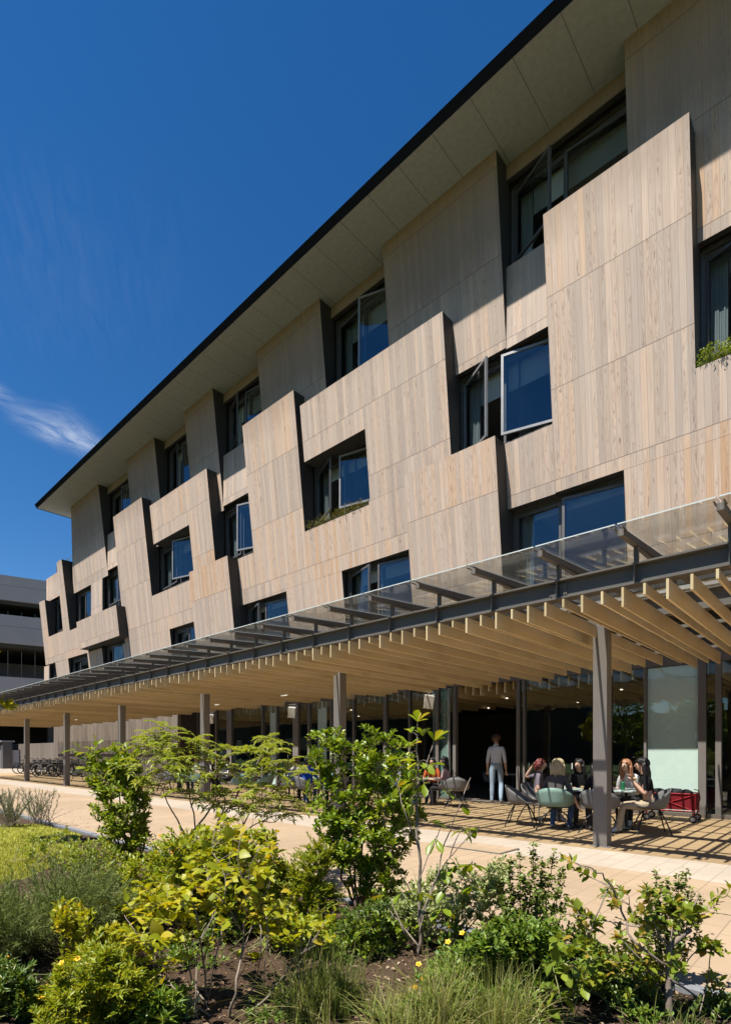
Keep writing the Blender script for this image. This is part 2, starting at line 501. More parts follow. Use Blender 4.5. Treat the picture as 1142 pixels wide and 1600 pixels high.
def soilmat():
    m, nt, out = newmat('garden_soil'); N = NT(nt); v = N.obj()
    n1 = N.noise(v, 5, 8, 0.65); n2 = N.noise(v, 60, 5, 0.7)
    c = N.mix(n1, (0.026, 0.015, 0.009), (0.085, 0.052, 0.031))
    c = N.mix(N.ramp(n2, [(0.45, 0.0), (0.8, 0.7)]), c, (0.15, 0.105, 0.07))
    nt.links.new(N.bsdf(c, 0.95, 0, 0.15, N.bump(N.math('ADD', n2, n1), 0.9, 0.02)), out.inputs[0])
    return m


M_soil = soilmat()
lawn = [gpos(-260, 1292), gpos(60, 1292), gpos(128, 1308), gpos(100, 1352), gpos(28, 1385), gpos(-80, 1420), gpos(-400, 1420)]
P2 = [(q.x, q.y) for q in lawn]


def inside(x, y):
    c = False; j = len(P2) - 1
    for i in range(len(P2)):
        if (P2[i][1] > y) != (P2[j][1] > y) and x < (P2[j][0] - P2[i][0]) * (y - P2[i][1]) / (P2[j][1] - P2[i][1]) + P2[i][0]: c = not c
        j = i
    return c


xs = np.arange(-9.0, 3.6, 0.035); ys = np.arange(-1.2, 3.33, 0.035)
V = [(x, y, soil_h(x, y) - (.14 if x < -4 and inside(x, y) else 0)) for y in ys for x in xs]
nx = len(xs)
Fc = [(j * nx + i, j * nx + i + 1, (j + 1) * nx + i + 1, (j + 1) * nx + i) for j in range(len(ys) - 1) for i in range(nx - 1)]
me = bpy.data.meshes.new('soil'); me.from_pydata(V, [], Fc); me.materials.append(M_soil)
me.polygons.foreach_set('use_smooth', [True] * len(Fc)); me.update()
so = bpy.data.objects.new('soil', me); COL.objects.link(so); tag(so, kind='structure')
sheet('soil_far', -60, -9.0, -8, 3.32, -0.005, M_soil)
sheet('soil_side', 3.55, 14, -8, 3.32, -0.005, M_soil)
sheet('soil_near', -9.0, 3.6, -8, -1.2, -0.006, M_soil)
# ------------------------------------------------------------------ the building
BLD = empty('office_building', (-15, 11.3, 0), 0,
            'four storey building clad in weathered timber boards with outward leaning stepped panels', 'building')
K = 0.11
PL = {'A': (10.2, 11.08, 11.20), 'B': (6.35, 11.08, 11.23), 'C': (2.5, 11.08, 11.26)}


def panel(poly, pl):
    """poly: outline in X, Z seen from outside, counter-clockwise from the front"""
    if pl == 'V':
        fr = [(x, 11.06, z) for x, z in poly]; yb = 11.18
    else:
        z0, y0, yb = PL[pl]
        fr = [(x, y0 - K * (z - z0), z) for x, z in poly]
    b = MB()
    a = sum(poly[i][0] * poly[(i + 1) % len(poly)][1] - poly[(i + 1) % len(poly)][0] * poly[i][1] for i in range(len(poly)))
    if a < 0: fr = fr[::-1]
    bk = [(p[0], yb, p[2]) for p in fr]
    b.prism(fr, bk, 0, 1)
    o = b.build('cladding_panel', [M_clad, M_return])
    return world_child(o, BLD)


def rect(x0, x1, z0, z1, pl): return panel([(x0, z0), (x1, z0), (x1, z1), (x0, z1)], pl)


ST = 14.45
e = 0.004
# top storey, leaning out to the eaves
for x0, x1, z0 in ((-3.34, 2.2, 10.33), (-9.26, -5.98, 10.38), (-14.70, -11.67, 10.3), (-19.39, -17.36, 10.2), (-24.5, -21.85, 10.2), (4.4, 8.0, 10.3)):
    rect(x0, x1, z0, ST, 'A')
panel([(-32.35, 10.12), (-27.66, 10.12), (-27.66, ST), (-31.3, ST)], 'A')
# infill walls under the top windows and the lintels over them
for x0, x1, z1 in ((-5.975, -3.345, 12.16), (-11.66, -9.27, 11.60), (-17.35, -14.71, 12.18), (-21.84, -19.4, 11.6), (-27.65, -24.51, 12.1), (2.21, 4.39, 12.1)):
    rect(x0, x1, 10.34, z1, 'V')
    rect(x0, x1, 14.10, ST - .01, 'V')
# third storey panels
panel([(-4.83, 6.75), (2.3, 6.75), (2.3, 8.03), (-2.25, 8.03), (-2.25, 12.13), (-4.83, 12.13)], 'B')
rect(0.35, 2.3, 8.03 + e, 11.6, 'B')
rect(-5.93, -4.83 - e, 6.73, 8.12, 'B')
panel([(-9.93, 8.14), (-7.31, 8.14), (-7.31, 11.6), (-12.40, 11.6), (-12.40, 10.0), (-9.93, 10.0)], 'B')
panel([(-12.63 + e, 6.57), (-8.40, 6.57), (-8.40, 8.14 - e), (-9.98, 8.14 - e), (-9.98, 8.05), (-12.63 + e, 8.05)], 'B')
panel([(-13.73, 4.4), (-11.2, 4.4), (-11.2, 6.57 - e), (-13.73, 6.57 - e)], 'B')
rect(-15.26, -12.63, 6.57, 12.15, 'B')
panel([(-15.26, 6.50), (-13.73, 6.50), (-13.73, 6.57 - e), (-15.26, 6.57 - e)], 'B')
rect(-16.18, -15.26 - e, 6.50, 8.08, 'B')
panel([(-19.11, 8.10), (-17.58, 8.10), (-17.58, 11.6), (-22.0, 11.6), (-22.0, 10.05), (-19.11, 10.05)], 'B')
panel([(-22.62 + e, 6.47), (-18.72, 6.47), (-18.72, 8.10 - e), (-19.2, 8.10 - e), (-19.2, 8.05), (-22.62 + e, 8.05)], 'B')
panel([(-25.95, 4.4), (-21.4, 4.4), (-21.4, 6.47 - e), (-25.95, 6.47 - e)], 'B')
panel([(-25.68, 6.47), (-22.62, 6.47), (-22.62, 12.15), (-25.5, 12.15)], 'B')
# lower storey panels standing proud of the ones above
rect(-8.42, -5.92, 4.4, 8.13, 'C')
rect(-18.74, -16.18, 4.4, 8.09, 'C')
rect(-3.48, 2.3, 4.4, 6.75 - e, 'B')
panel([(-30.1, 6.70), (-25.24, 6.70), (-25.24, 8.08), (-30.1, 8.08)], 'C')
# far end
panel([(-36.75, 6.66), (-30.0, 6.60), (-30.0, 8.06), (-32.3, 8.06), (-32.3, 11.88), (-33.05, 11.88), (-33.3, 8.2), (-35.68, 8.2), (-35.62, 10.33), (-36.62, 10.38)], 'B')
rect(-35.1, -33.05, 4.4, 6.63 - e, 'B')
rect(-30.25, -28.36, 4.4, 6.62 - e, 'B')
rect(-36.7, -33.1, 10.45, 11.88, 'V')
rect(-37.1, -36.2, 4.4, 6.6, 'V')
rect(-29.74, -28.30, 8.0, 10.1, 'V')

# windows -------------------------------------------------------------
WINS = [  # x0, x1, z0, z1, left sash angle, right sash angle
    (-5.98, -3.34, 12.0, 14.15, 24, 5), (-11.67, -9.26, 11.4, 14.15, 8, 20), (-17.36, -14.70, 12.0, 14.15, 24, 10),
    (-21.85, -19.39, 11.4, 14.15, 16, 6), (-27.66, -24.5, 12.0, 14.15, 4, 10), (2.2, 4.4, 12.0, 14.15, 5, 5),
    (-2.25, 0.35, 7.95, 10.35, 18, 16), (-7.34, -4.80, 8.0, 10.42, 30, 15), (-12.64, -9.90, 7.95, 10.1, 24, 13),
    (-17.60, -15.24, 8.0, 10.25, 5, 18), (-22.64, -19.08, 7.95, 10.15, 6, 14), (-28.32, -25.55, 8.3, 10.32, 3, 3),
    (-32.25, -29.72, 7.95, 10.15, 4, 5), (-35.7, -33.2, 8.1, 10.42, 3, 4),
    (-5.95, -3.45, 4.5, 6.82, 2, 9), (-11.22, -8.40, 4.5, 6.64, 20, 10), (-16.2, -13.70, 4.5, 6.55, 20, 8),
    (-21.42, -18.72, 4.5, 6.52, 3, 5), (-28.38, -25.92, 4.5, 6.70, 3, 12), (-33.08, -30.22, 4.5, 6.62, 3, 5), (-36.2, -35.06, 4.5, 6.66, 0, 3)]
YW = 11.42
# backing wall with the openings left out
xc = sorted({-37.2, 8.0} | {w_[0] for w_ in WINS} | {w_[1] for w_ in WINS})
zc = sorted({4.4, 14.5} | {w_[2] for w_ in WINS} | {w_[3] for w_ in WINS})
b = MB()
for i in range(len(xc) - 1):
    for j in range(len(zc) - 1):
        cx, cz = (xc[i] + xc[i + 1]) / 2, (zc[j] + zc[j + 1]) / 2
        if cx < -32.6 and cz > 11.9: continue
        if any(w_[0] < cx < w_[1] and w_[2] < cz < w_[3] for w_ in WINS): continue
        b.face([(xc[i], 11.30, zc[j]), (xc[i + 1], 11.30, zc[j]), (xc[i + 1], 11.30, zc[j + 1]), (xc[i], 11.30, zc[j + 1])])
b.face([(-37.2, 11.3, 4.4), (-37.2, 24, 4.4), (-37.2, 24, 11.9), (-37.2, 11.3, 11.9)])
b.face([(-32.4, 11.3, 11.9), (-32.4, 24, 11.9), (-32.4, 24, 14.5), (-32.4, 11.3, 14.5)])
world_child(b.build('wall', M_return), BLD)
# rooms behind the windows
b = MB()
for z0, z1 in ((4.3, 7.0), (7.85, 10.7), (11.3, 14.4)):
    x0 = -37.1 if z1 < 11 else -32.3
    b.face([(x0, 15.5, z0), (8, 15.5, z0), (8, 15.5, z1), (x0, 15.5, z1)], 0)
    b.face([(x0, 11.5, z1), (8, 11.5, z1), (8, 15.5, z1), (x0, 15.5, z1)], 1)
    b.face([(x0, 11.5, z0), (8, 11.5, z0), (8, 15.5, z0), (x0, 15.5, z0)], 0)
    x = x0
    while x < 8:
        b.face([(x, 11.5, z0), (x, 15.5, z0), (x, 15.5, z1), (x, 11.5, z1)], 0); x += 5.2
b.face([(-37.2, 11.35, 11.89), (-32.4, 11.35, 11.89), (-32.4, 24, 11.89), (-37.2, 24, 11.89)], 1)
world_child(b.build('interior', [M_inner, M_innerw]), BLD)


def bars(b, w_, h, t, d, y=0, m=0, x0=0.0, z0=0.0):
    b.box(x0, x0 + w_, y - d / 2, y + d / 2, z0, z0 + t, m); b.box(x0, x0 + w_, y - d / 2, y + d / 2, z0 + h - t, z0 + h, m)
    b.box(x0, x0 + t, y - d / 2, y + d / 2, z0 + t, z0 + h - t, m); b.box(x0 + w_ - t, x0 + w_, y - d / 2, y + d / 2, z0 + t, z0 + h - t, m)


def sash(wd, h, parent, loc, rz, mir, bright):
    b = MB(); bars(b, wd, h, 0.055, 0.05)
    # stay arm near the bottom rail
    b.tube([(wd * 0.75, 0.02, 0.08), (wd * 0.3, 0.16, 0.10)], 0.012, 5)
    o = b.build('sash', M_framel if bright else M_frame, parent)
    o.location = loc; o.rotation_euler = (0, 0, rz)
    if mir: o.scale = (-1, 1, 1)
    g = MB(); g.box(0.05, wd - 0.05, -0.006, 0.006, 0.05, h - 0.05)
    p = g.build('pane', M_pane, parent)
    p.location = loc; p.rotation_euler = (0, 0, rz)
    if mir: p.scale = (-1, 1, 1)


M_curtain = plain('grey_white_curtain', (0.50, 0.51, 0.52), 0.9, 0, 0.1, 0.06, 3)
for (x0, x1, z0, z1, al, ar) in WINS:
    W = x1 - x0; Hh = z1 - z0
    b = MB(); bars(b, W, Hh, 0.06, 0.20)
    cxm = W * 0.46
    b.box(cxm - 0.03, cxm + 0.03, -0.06, 0.06, 0.06, Hh - 0.06)
    b.box(0.06, cxm - 0.03, -0.05, 0.05, 0.40, 0.45); b.box(cxm + 0.03, W - 0.06, -0.05, 0.05, 0.40, 0.45)
    b.box(0.06, cxm - 0.03, -0.05, 0.05, Hh - 0.16, Hh - 0.06); b.box(cxm + 0.03, W - 0.06, -0.05, 0.05, Hh - 0.16, Hh - 0.06)
    wn = b.build('window', M_frame)
    wn.parent = BLD; wn.location = Vector((x0, YW, z0)) - BLD.location
    g = MB(); g.box(0.06, cxm - 0.03, -0.006, 0.006, 0.06, 0.40); g.box(cxm + 0.03, W - 0.06, -0.006, 0.006, 0.06, 0.40)
    g.build('transom_pane', M_pane, wn)
    b = MB(); k_ = 0.10
    while k_ < 0.36: b.box(k_, k_ + 0.028, 0.16 + 0.02 * (int(k_ * 100) % 2), 0.19 + 0.02 * (int(k_ * 100) % 2), 0.10, Hh - 0.10); k_ += 0.034
    b.build('curtain', M_curtain, wn)
    b = MB(); b.box(0.4, W - 0.06, 0.16, 0.175, Hh - 0.10 - random.choice((.18, .35, .6)), Hh - 0.10)
    b.build('roller_blind', M_curtain, wn)
    sh = Hh - 0.16 - 0.45
    sash(cxm - 0.09, sh, wn, (0.06, -0.03, 0.45), -R(al), False, al > 28)
    sash(W - cxm - 0.09, sh, wn, (W - 0.06, -0.03, 0.45), R(ar), True, ar > 12)

# roof: deep eaves with a flat soffit
M_fascia = plain('black_fascia', (0.010, 0.010, 0.011), 0.9, 0.0, 0.05)


def soffitmat():
    m, nt, out = newmat('soffit_panels'); N = NT(nt); v = N.obj(); X, Y, Z = N.sep(v)
    f = N.noise(v, 9, 8, 0.7)
    c = N.mix(N.ramp(f, [(0.35, 0.0), (0.7, 1.0)]), (0.245, 0.265, 0.262), (0.310, 0.332, 0.328))
    fx = N.math('FRACT', N.math('DIVIDE', N.math('ADD', X, 0.32), 0.93))
    c = N.mix(N.math('MULTIPLY', N.math('LESS_THAN', fx, 0.016), 0.75), c, (0.08, 0.075, 0.065))
    nt.links.new(N.bsdf(c, 0.75, 0, 0.3, N.bump(f, 0.1, 0.003)), out.inputs[0])
    return m


b = MB()
b.face([(-32.75, 9.42, ST), (-32.75, 24.0, ST), (9, 24.0, ST), (9, 9.42, ST)], 0)
b.prism([(-32.8, 9.418, ST - .01), (9, 9.418, ST - .01), (9, 9.31, ST + .17), (-32.8, 9.31, ST + .17)], [(-32.8, 9.43, ST + .002), (9, 9.43, ST + .002), (9, 9.43, ST + .15), (-32.8, 9.43, ST + .15)], 1, 1)
b.box(-32.80, -32.7505, 9.42, 24, ST - 0.01, ST + 0.16, 1)
b.face([(-32.80, 9.43, ST + 0.155), (9, 9.43, ST + 0.155), (9, 24.0, ST + 1.2), (-32.80, 24.0, ST + 1.2)], 1)
world_child(b.build('roof', [soffitmat(), M_fascia]), BLD)
# roof terrace railing at the far end
b = MB()
for k in range(5): b.tube([(-36.6 + k * 0.95, 11.6, 11.88), (-36.6 + k * 0.95, 11.6, 12.75)], 0.02, 5)
for z in (12.3, 12.75): b.tube([(-36.6, 11.6, z), (-32.6, 11.6, z)], 0.016, 5)
world_child(b.build('terrace_railing', M_steel), BLD)

# ground floor --------------------------------------------------------
YG = 12.72
GT = 3.16


def boardwall():
    m, nt, out = newmat('vertical_board_wall'); N = NT(nt); v = N.obj(); X, Y, Z = N.sep(v)
    bx = N.math('DIVIDE', X, 0.16); fr = N.math('FRACT', bx)
    wn = N.n('ShaderNodeTexWhiteNoise', noise_dimensions='1D'); N.set(wn.inputs['W'], N.math('FLOOR', bx))
    c = N.mix(wn.outputs['Value'], (0.115, 0.095, 0.075), (0.20, 0.168, 0.135))
    g = N.noise(N.comb(N.math('MULTIPLY', X, 50), 0.0, N.math('MULTIPLY', Z, 1.5)), 1.0, 5)
    c = N.mix(N.math('MULTIPLY', g, 0.5), c, (0.13, 0.10, 0.08))
    c = N.mix(N.math('LESS_THAN', fr, 0.10), c, (0.05, 0.042, 0.036))
    nt.links.new(N.bsdf(c, 0.7), out.inputs[0])
    return m


M_board = boardwall()
b = MB()
b.box(-37.6, -22.0, 11.75, 11.9, 0.0, GT)
world_child(b.build('board_wall', M_board), BLD)
b = MB()
b.box(-38, 8, YG + 0.14, 23.9, GT + 0.02, 4.25, 1)          # slab over the ground floor
b.box(-38, 8, 11.32, YG - 0.08, 4.10, 4.39, 1)
b.box(-38, 8, YG - 0.079, YG + 0.139, GT + 0.242, 4.38, 1)
b.face([(-37.6, 24, 0), (8, 24, 0), (8, 24, 3.2), (-37.6, 24, 3.2)], 0)
b.face([(-22, 11.9, 0.0), (-22, 24, 0.0), (-22, 24, 3.18), (-22, 11.9, 3.18)], 0)
b.face([(8, 12.8, 0), (8, 24, 0), (8, 24, 3.18), (8, 12.8, 3.18)], 0)
b.face([(-37.6, 11.76, 0), (-37.6, 24, 0), (-37.6, 24, 3.18), (-37.6, 11.76, 3.18)], 2)
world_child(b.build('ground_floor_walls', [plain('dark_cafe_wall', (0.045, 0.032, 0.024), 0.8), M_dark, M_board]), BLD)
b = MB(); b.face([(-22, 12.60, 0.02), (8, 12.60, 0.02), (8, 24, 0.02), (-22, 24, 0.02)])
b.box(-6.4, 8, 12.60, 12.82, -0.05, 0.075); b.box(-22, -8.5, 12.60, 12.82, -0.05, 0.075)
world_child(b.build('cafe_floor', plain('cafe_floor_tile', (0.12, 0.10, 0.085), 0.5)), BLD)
b = MB()
x = -21.9
while x < 8:
    b.box(x, x + 0.04, YG + 0.16, 17.5, 2.90 + 0.06 * math.sin(x * 9), GT); x += 0.24
world_child(b.build('cafe_ceiling', M_rafter), BLD)
b = MB()
for i in range(7):
    for j in range(2):
        b.disc((-20 + i * 3.1 + j, 14.1 + j * 2.6), 0.035, 2.86, 2.88, 10)
world_child(b.build('downlight', emis('downlight_glow', (1, 0.86, 0.65), 1.2)), BLD)
# glazing: mullions, sills and panes
MUL = [(-22.0, .10), (-20.46, .09), (-19.45, .34), (-17.2, .08), (-16.3, .08), (-15.2, .30), (-14.49, .10), (-13.35, .10), (-12.3, .07),
       (-10.95, .12), (-10.0, .06), (-9.0, .10), (-8.42, .10), (-6.52, .09), (-6.36, .05), (-4.30, .07), (-3.56, .05), (-2.50, .14), (-2.22, .10), (-1.2, .07), (0.4, .08), (2.2, .1), (5, .1), (7.9, .1)]
GAPS = {(-8.42, -6.52)}
for i, (xm, wd) in enumerate(MUL):
    b = MB(); b.box(xm - wd / 2, xm + wd / 2, YG - 0.06, YG + 0.06, 0.06, GT)
    world_child(b.build('mullion', M_column if wd > .2 else M_steel), BLD)
b = MB(); b.box(-22, 8, YG - 0.075, YG + 0.075, GT - 0.02, GT + 0.24)
world_child(b.build('head_beam', M_steel), BLD)
for i in range(len(MUL) - 1):
    xa = MUL[i][0] + MUL[i][1] / 2; xb = MUL[i + 1][0] - MUL[i + 1][1] / 2
    if (MUL[i][0], MUL[i + 1][0]) in GAPS or xb - xa < 0.03: continue
    b = MB(); b.box(xa, xb, YG - 0.008, YG + 0.008, 0.08, GT - 0.03)
    world_child(b.build('glass_pane', M_shop), BLD)
# open glass door leaf beside the doorway, milky screen and roller blind behind the glass
M_greeng = glassmat('green_edge_glass', (0.55, 0.72, 0.64), 1.5, 0.02, 0.30, (0.35, 0.5, 0.44))
b = MB(); b.box(0, 0.72, -0.01, 0.01, 0.05, GT - 0.1, 0)
b.box(0.0, 0.035, -0.03, 0.03, 0.03, GT - 0.06, 1); b.box(0.72, 0.755, -0.03, 0.03, 0.03, GT - 0.06, 1)
d = b.build('glass_door', [M_greeng, M_alu]); d.parent = BLD; d.location = Vector((-8.55, YG - 0.1, 0)) - BLD.location; d.rotation_euler = (0, 0, R(160))
b = MB(); b.box(-3.53, -2.58, 12.74, 12.75, 0.09, GT - 0.04)
world_child(b.build('roller_blind', plain('white_blind_fabric', (0.80, 0.86, 0.83), 0.9, 0, 0.1, 0.05, 2)), BLD)
for xa, xb in ((-14.35, -13.9), (-17.1, -16.75)):
    b = MB(); b.box(xa, xb, 12.98, 13.0, 0.10, GT - 0.02)
    world_child(b.build('roller_blind', bpy.data.materials['white_blind_fabric']), BLD)
# dots of manifestation on the glass
b = MB()
for k in range(9): b.box(-6.25 + k * 0.27, -6.235 + k * 0.27, YG - 0.012, YG - 0.009, 0.93, 1.07)
world_child(b.build('glass_marking', plain('white_vinyl', (0.7, 0.7, 0.7), 0.6)), BLD)

# ------------------------------------------------------------------ canopy
CAN = empty('entrance_canopy', (-15, 7.84, 0), 0,
            'long canopy of steel beams, glass panels and close set timber rafters on slim columns', 'canopy')
XL, XR = -37.0, 4.2


def cpart(b, name, mat, **kw): return world_child(b.build(name, mat, **kw), CAN)


for x in (-2.76, -8.0, -13.2, -18.45, -23.6, -28.75, -33.9, 2.45):
    b = MB(); b.box(x - 0.095, x + 0.095, 7.75, 7.94, -0.02, 3.09)
    b.box(x - 0.13, x + 0.13, 7.72, 7.97, -0.02, 0.012)
    cpart(b, 'column', M_column, bevel=0.008)
b = MB()
b.box(XL, XR, 6.22, 6.40, 3.325, 3.345); b.box(XL, XR, 6.22, 6.40, 3.115, 3.133); b.box(XL, XR, 6.30, 6.318, 3.133, 3.325)
x = -1.0 + 0.86 * 6
k = 0
while x > XL:
    b.box(x - 0.006, x + 0.006, 6.23, 6.30, 3.133, 3.325)
    if k % 6 == 2:
        for dx in (-.06, .06):
            b.box(x + dx - .045, x + dx + .045, 6.288, 6.2995, 3.15, 3.31)
            for zz in (3.18, 3.23, 3.28):
                for d2 in (-.025, .025): b.tube([(x + dx + d2, 6.275, zz), (x + dx + d2, 6.29, zz)], 0.011, 6)
    x -= 0.86; k += 1
cpart(b, 'front_beam', M_steel)
b = MB()
b.box(XL, XR, 7.76, 7.92, 3.33, 3.345); b.box(XL, XR, 7.76, 7.92, 3.092, 3.107); b.box(XL, XR, 7.832, 7.848, 3.107, 3.33)
cpart(b, 'girder', M_steel)
for y in (6.72, 8.75, 9.7, 10.75):
    b = MB(); b.box(XL, XR, y - 0.03, y + 0.03, 3.085, 3.13)
    cpart(b, 'purlin', M_alu if y < 7 else M_steel)
b = MB(); x = XR - 0.2
while x > XL:
    b.box(x - 0.55, x, 6.50, 6.57, 3.088, 3.104); x -= 0.86 if random.random() < .6 else 1.3
cpart(b, 'flat_bar', M_alu)
GZ = lambda y: 3.575 + 0.07 * (y - 5.7)
x = -1.0 + 0.86 * 6
while x > XL:
    b = MB(); f0, f1 = 5.80, 10.75
    fr = [(x - 0.03, f0, GZ(f0) - 0.075), (x - 0.03, f1, GZ(f1) - 0.12), (x - 0.03, f1, GZ(f1) - 0.008), (x - 0.03, f0, GZ(f0) - 0.008)]
    b.prism(fr, [(p[0] + 0.06, p[1], p[2]) for p in fr], 0, 0)
    b.box(x - 0.045, x - 0.032, 5.72, 5.86, GZ(5.8) - 0.02, GZ(5.8) - 0.008); b.box(x + 0.032, x + 0.045, 5.72, 5.86, GZ(5.8) - 0.02, GZ(5.8) - 0.008)
    cpart(b, 'glass_bearer', M_steel)
    b = MB(); b.box(x - 0.022, x + 0.022, 6.285, 6.33, 3.3455, GZ(6.3) - 0.07)
    b.box(x - 0.022, x + 0.022, 6.33, 7.86, GZ(6.3) - 0.085, GZ(6.3) - 0.07); b.box(x - 0.03, x + 0.03, 7.82, 7.86, 3.3455, GZ(6.3) - 0.085)
    cpart(b, 'post', M_steel)
    b = MB()
    xa, xb = x - 0.86 + 0.012, x - 0.012
    fr = [(xa, 5.66, GZ(5.66)), (xb, 5.66, GZ(5.66)), (xb, 10.72, GZ(10.72)), (xa, 10.72, GZ(10.72))]
    b.prism([(p[0], p[1], p[2] + 0.012) for p in fr], fr, 0, 1, 0)
    cpart(b, 'glass_panel', [M_canopyglass, plain('glass_edge', (0.45, 0.50, 0.47), 0.3) if 'glass_edge' not in bpy.data.materials else bpy.data.materials['glass_edge']])
    x -= 0.86
# rafters: every one a lath hung under the purlins; depth and inner end vary
RA = []
x = XR - 0.1; i = 0
while x > XL:
    dpt = (0.20, 0.13, 0.20, 0.09, 0.15, 0.20, 0.11)[i % 7] + random.uniform(-.01, .01)
    RA.append((x, dpt, 6.14 + random.uniform(-.006, .006), 11.25 + 0.35 * math.sin(i * 0.9) + random.uniform(-.15, .15))); x -= 0.216; i += 1
vis = [r for r in RA if r[0] < -0.3]
near = set(r[0] for r in vis[:94])


def rafter_into(b, r):
    x, d_, y0, y1 = r
    y1 = min(y1, 11.62)
    b.box(x - 0.0125, x + 0.0125, y0, y1, 3.078 - d_, 3.078)


rest = MB()
for r in RA:
    if r[0] in near:
        b = MB(); rafter_into(b, r); cpart(b, 'rafter', M_rafter)
    else: rafter_into(rest, r)
o = cpart(rest, 'rafter', M_rafter); o['kind'] = 'stuff'
# canopy lights set between the rafters
b = MB()
for x, y in ((-11.6, 9.3), (-15.4, 9.6), (-22.0, 9.4), (-27, 9.4)): b.box(x - .13, x + .13, y - .03, y + .03, 2.85, 2.875)
cpart(b, 'strip_light', plain('white_lamp_body', (0.75, 0.74, 0.7), 0.4))


# speakers on brackets below the canopy
def speaker(loc, rz, label):
    r = empty('wall_speaker', loc, rz, label, 'loudspeaker', 'loudspeakers under the canopy')
    b = MB(); fr = [(-0.13, -0.10, -0.19), (0.13, -0.10, -0.19), (0.13, -0.10, 0.17), (-0.13, -0.10, 0.17)]
    bk = [(-0.09, 0.10, -0.17), (0.09, 0.10, -0.17), (0.09, 0.10, 0.15), (-0.09, 0.10, 0.15)]
    b.prism(fr, bk, 0, 0)
    o = b.build('cabinet', plain('speaker_white', (0.55, 0.53, 0.48), 0.5) if 'speaker_white' not in bpy.data.materials else bpy.data.materials['speaker_white'], r, bevel=0.012)
    o.rotation_euler = (R(14), R(8), 0)
    g = MB(); g.box(-0.11, 0.11, -0.106, -0.1005, -0.17, 0.15)
    o2 = g.build('grille', plain('speaker_grille', (0.42, 0.40, 0.36), 0.7) if 'speaker_grille' not in bpy.data.materials else bpy.data.materials['speaker_grille'], r)
    o2.rotation_euler = o.rotation_euler
    h = MB(); h.tube([(0, 0.02, 0.14), (0, 0.02, 0.24)], 0.018, 8); h.box(-0.11, 0.11, -0.02, 0.06, 0.24, 0.252)
    h.box(-.135, -.128, -0.02, 0.02, -.02, .1); h.box(.128, .135, -0.02, 0.02, -.02, .1); h.box(-.135, .135, -.02, .02, .165, .18)
    h.build('bracket', M_alu, r)


speaker((-8.45, 11.55, 2.66), R(35), 'pale tilted loudspeaker hanging beside the open cafe doorway')
speaker((-13.95, 11.5, 2.66), R(35), 'pale loudspeaker hanging above the group with the person in blue')
speaker((-18.9, 11.5, 2.66), R(35), 'pale loudspeaker hanging above the farthest occupied tables')

# planters' greenery in two of the window sills is built with the plants
# ------------------------------------------------------------------ car park behind
GAR = empty('parking_garage', (-62, 20, 0), 0, 'grey concrete multi storey car park with dark open decks', 'building')
M_conc = plain('grey_concrete_panel', (0.235, 0.228, 0.240), 0.85, 0, 0.25, 0.12, 0.8)
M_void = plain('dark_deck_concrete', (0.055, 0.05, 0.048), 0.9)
gx = math.radians(16)
# facade line: passes the point the photo shows at depth 48 at its left edge, running away to the right of +Y
pA = FWD * 46 + RGT * ((-10 - 571) / 850 * 46)
uf = Vector((math.sin(gx), math.cos(gx), 0)); un = Vector((-uf.y, uf.x, 0))


def gbox(b, s0, s1, d0, d1, z0, z1, m=0):
    pts = [pA + uf * s + un * d_ for s, d_ in ((s0, d0), (s1, d0), (s1, d1), (s0, d1))]
    lo = [(p.x, p.y, z0) for p in pts]; hi = [(p.x, p.y, z1) for p in pts]
    b.prism(hi, lo, m, m)


GH = lambda py: EYE + (1177 - py) * 46 / 850
for top, bot in ((896, 935), (958, 1003), (1056, 1120)):
    b = MB(); s = -30.0
    while s < 30:
        gbox(b, s + .02, s + 5.98, 0, 0.25, GH(bot), GH(top) - 1.3 * 0 - (GH(top) - GH(bot)) * 0.40 - .01)
        gbox(b, s + .02, s + 5.98, 0, 0.25, GH(top) - (GH(top) - GH(bot)) * 0.40 + .01, GH(top)); s += 6
    world_child(b.build('parapet', M_conc), GAR)
b = MB()
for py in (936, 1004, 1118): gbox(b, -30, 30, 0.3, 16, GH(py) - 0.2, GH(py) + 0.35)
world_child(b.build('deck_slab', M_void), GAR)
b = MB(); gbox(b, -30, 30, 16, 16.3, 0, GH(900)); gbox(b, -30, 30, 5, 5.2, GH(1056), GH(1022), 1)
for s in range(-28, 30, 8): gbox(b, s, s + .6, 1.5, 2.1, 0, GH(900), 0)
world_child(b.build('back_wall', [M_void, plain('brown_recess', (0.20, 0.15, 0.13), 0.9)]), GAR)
b = MB(); gbox(b, -30, 30, 0.02, 0.2, 0.0, GH(1172))
world_child(b.build('plinth_wall', plain('pale_plinth', (0.42, 0.42, 0.43), 0.8)), GAR)

for s_, py in ((-2, 943), (3, 943), (-1, 1010), (4, 1012), (8, 944)):
    b = MB(); gbox(b, s_, s_ + 1.4, 1.2, 1.3, GH(py) - .62, GH(py) - .52)
    world_child(b.build('light_fitting', M_innerw), GAR)
for za, zb in ((941, 955), (1009, 1017)):
    b = MB()
    for s_ in range(-30, 30): gbox(b, s_, s_ + .05, .35, .40, GH(958 if za < 1000 else 1056) - .02, GH(zb - 4))
    world_child(b.build('guard_rail', M_steel), GAR)
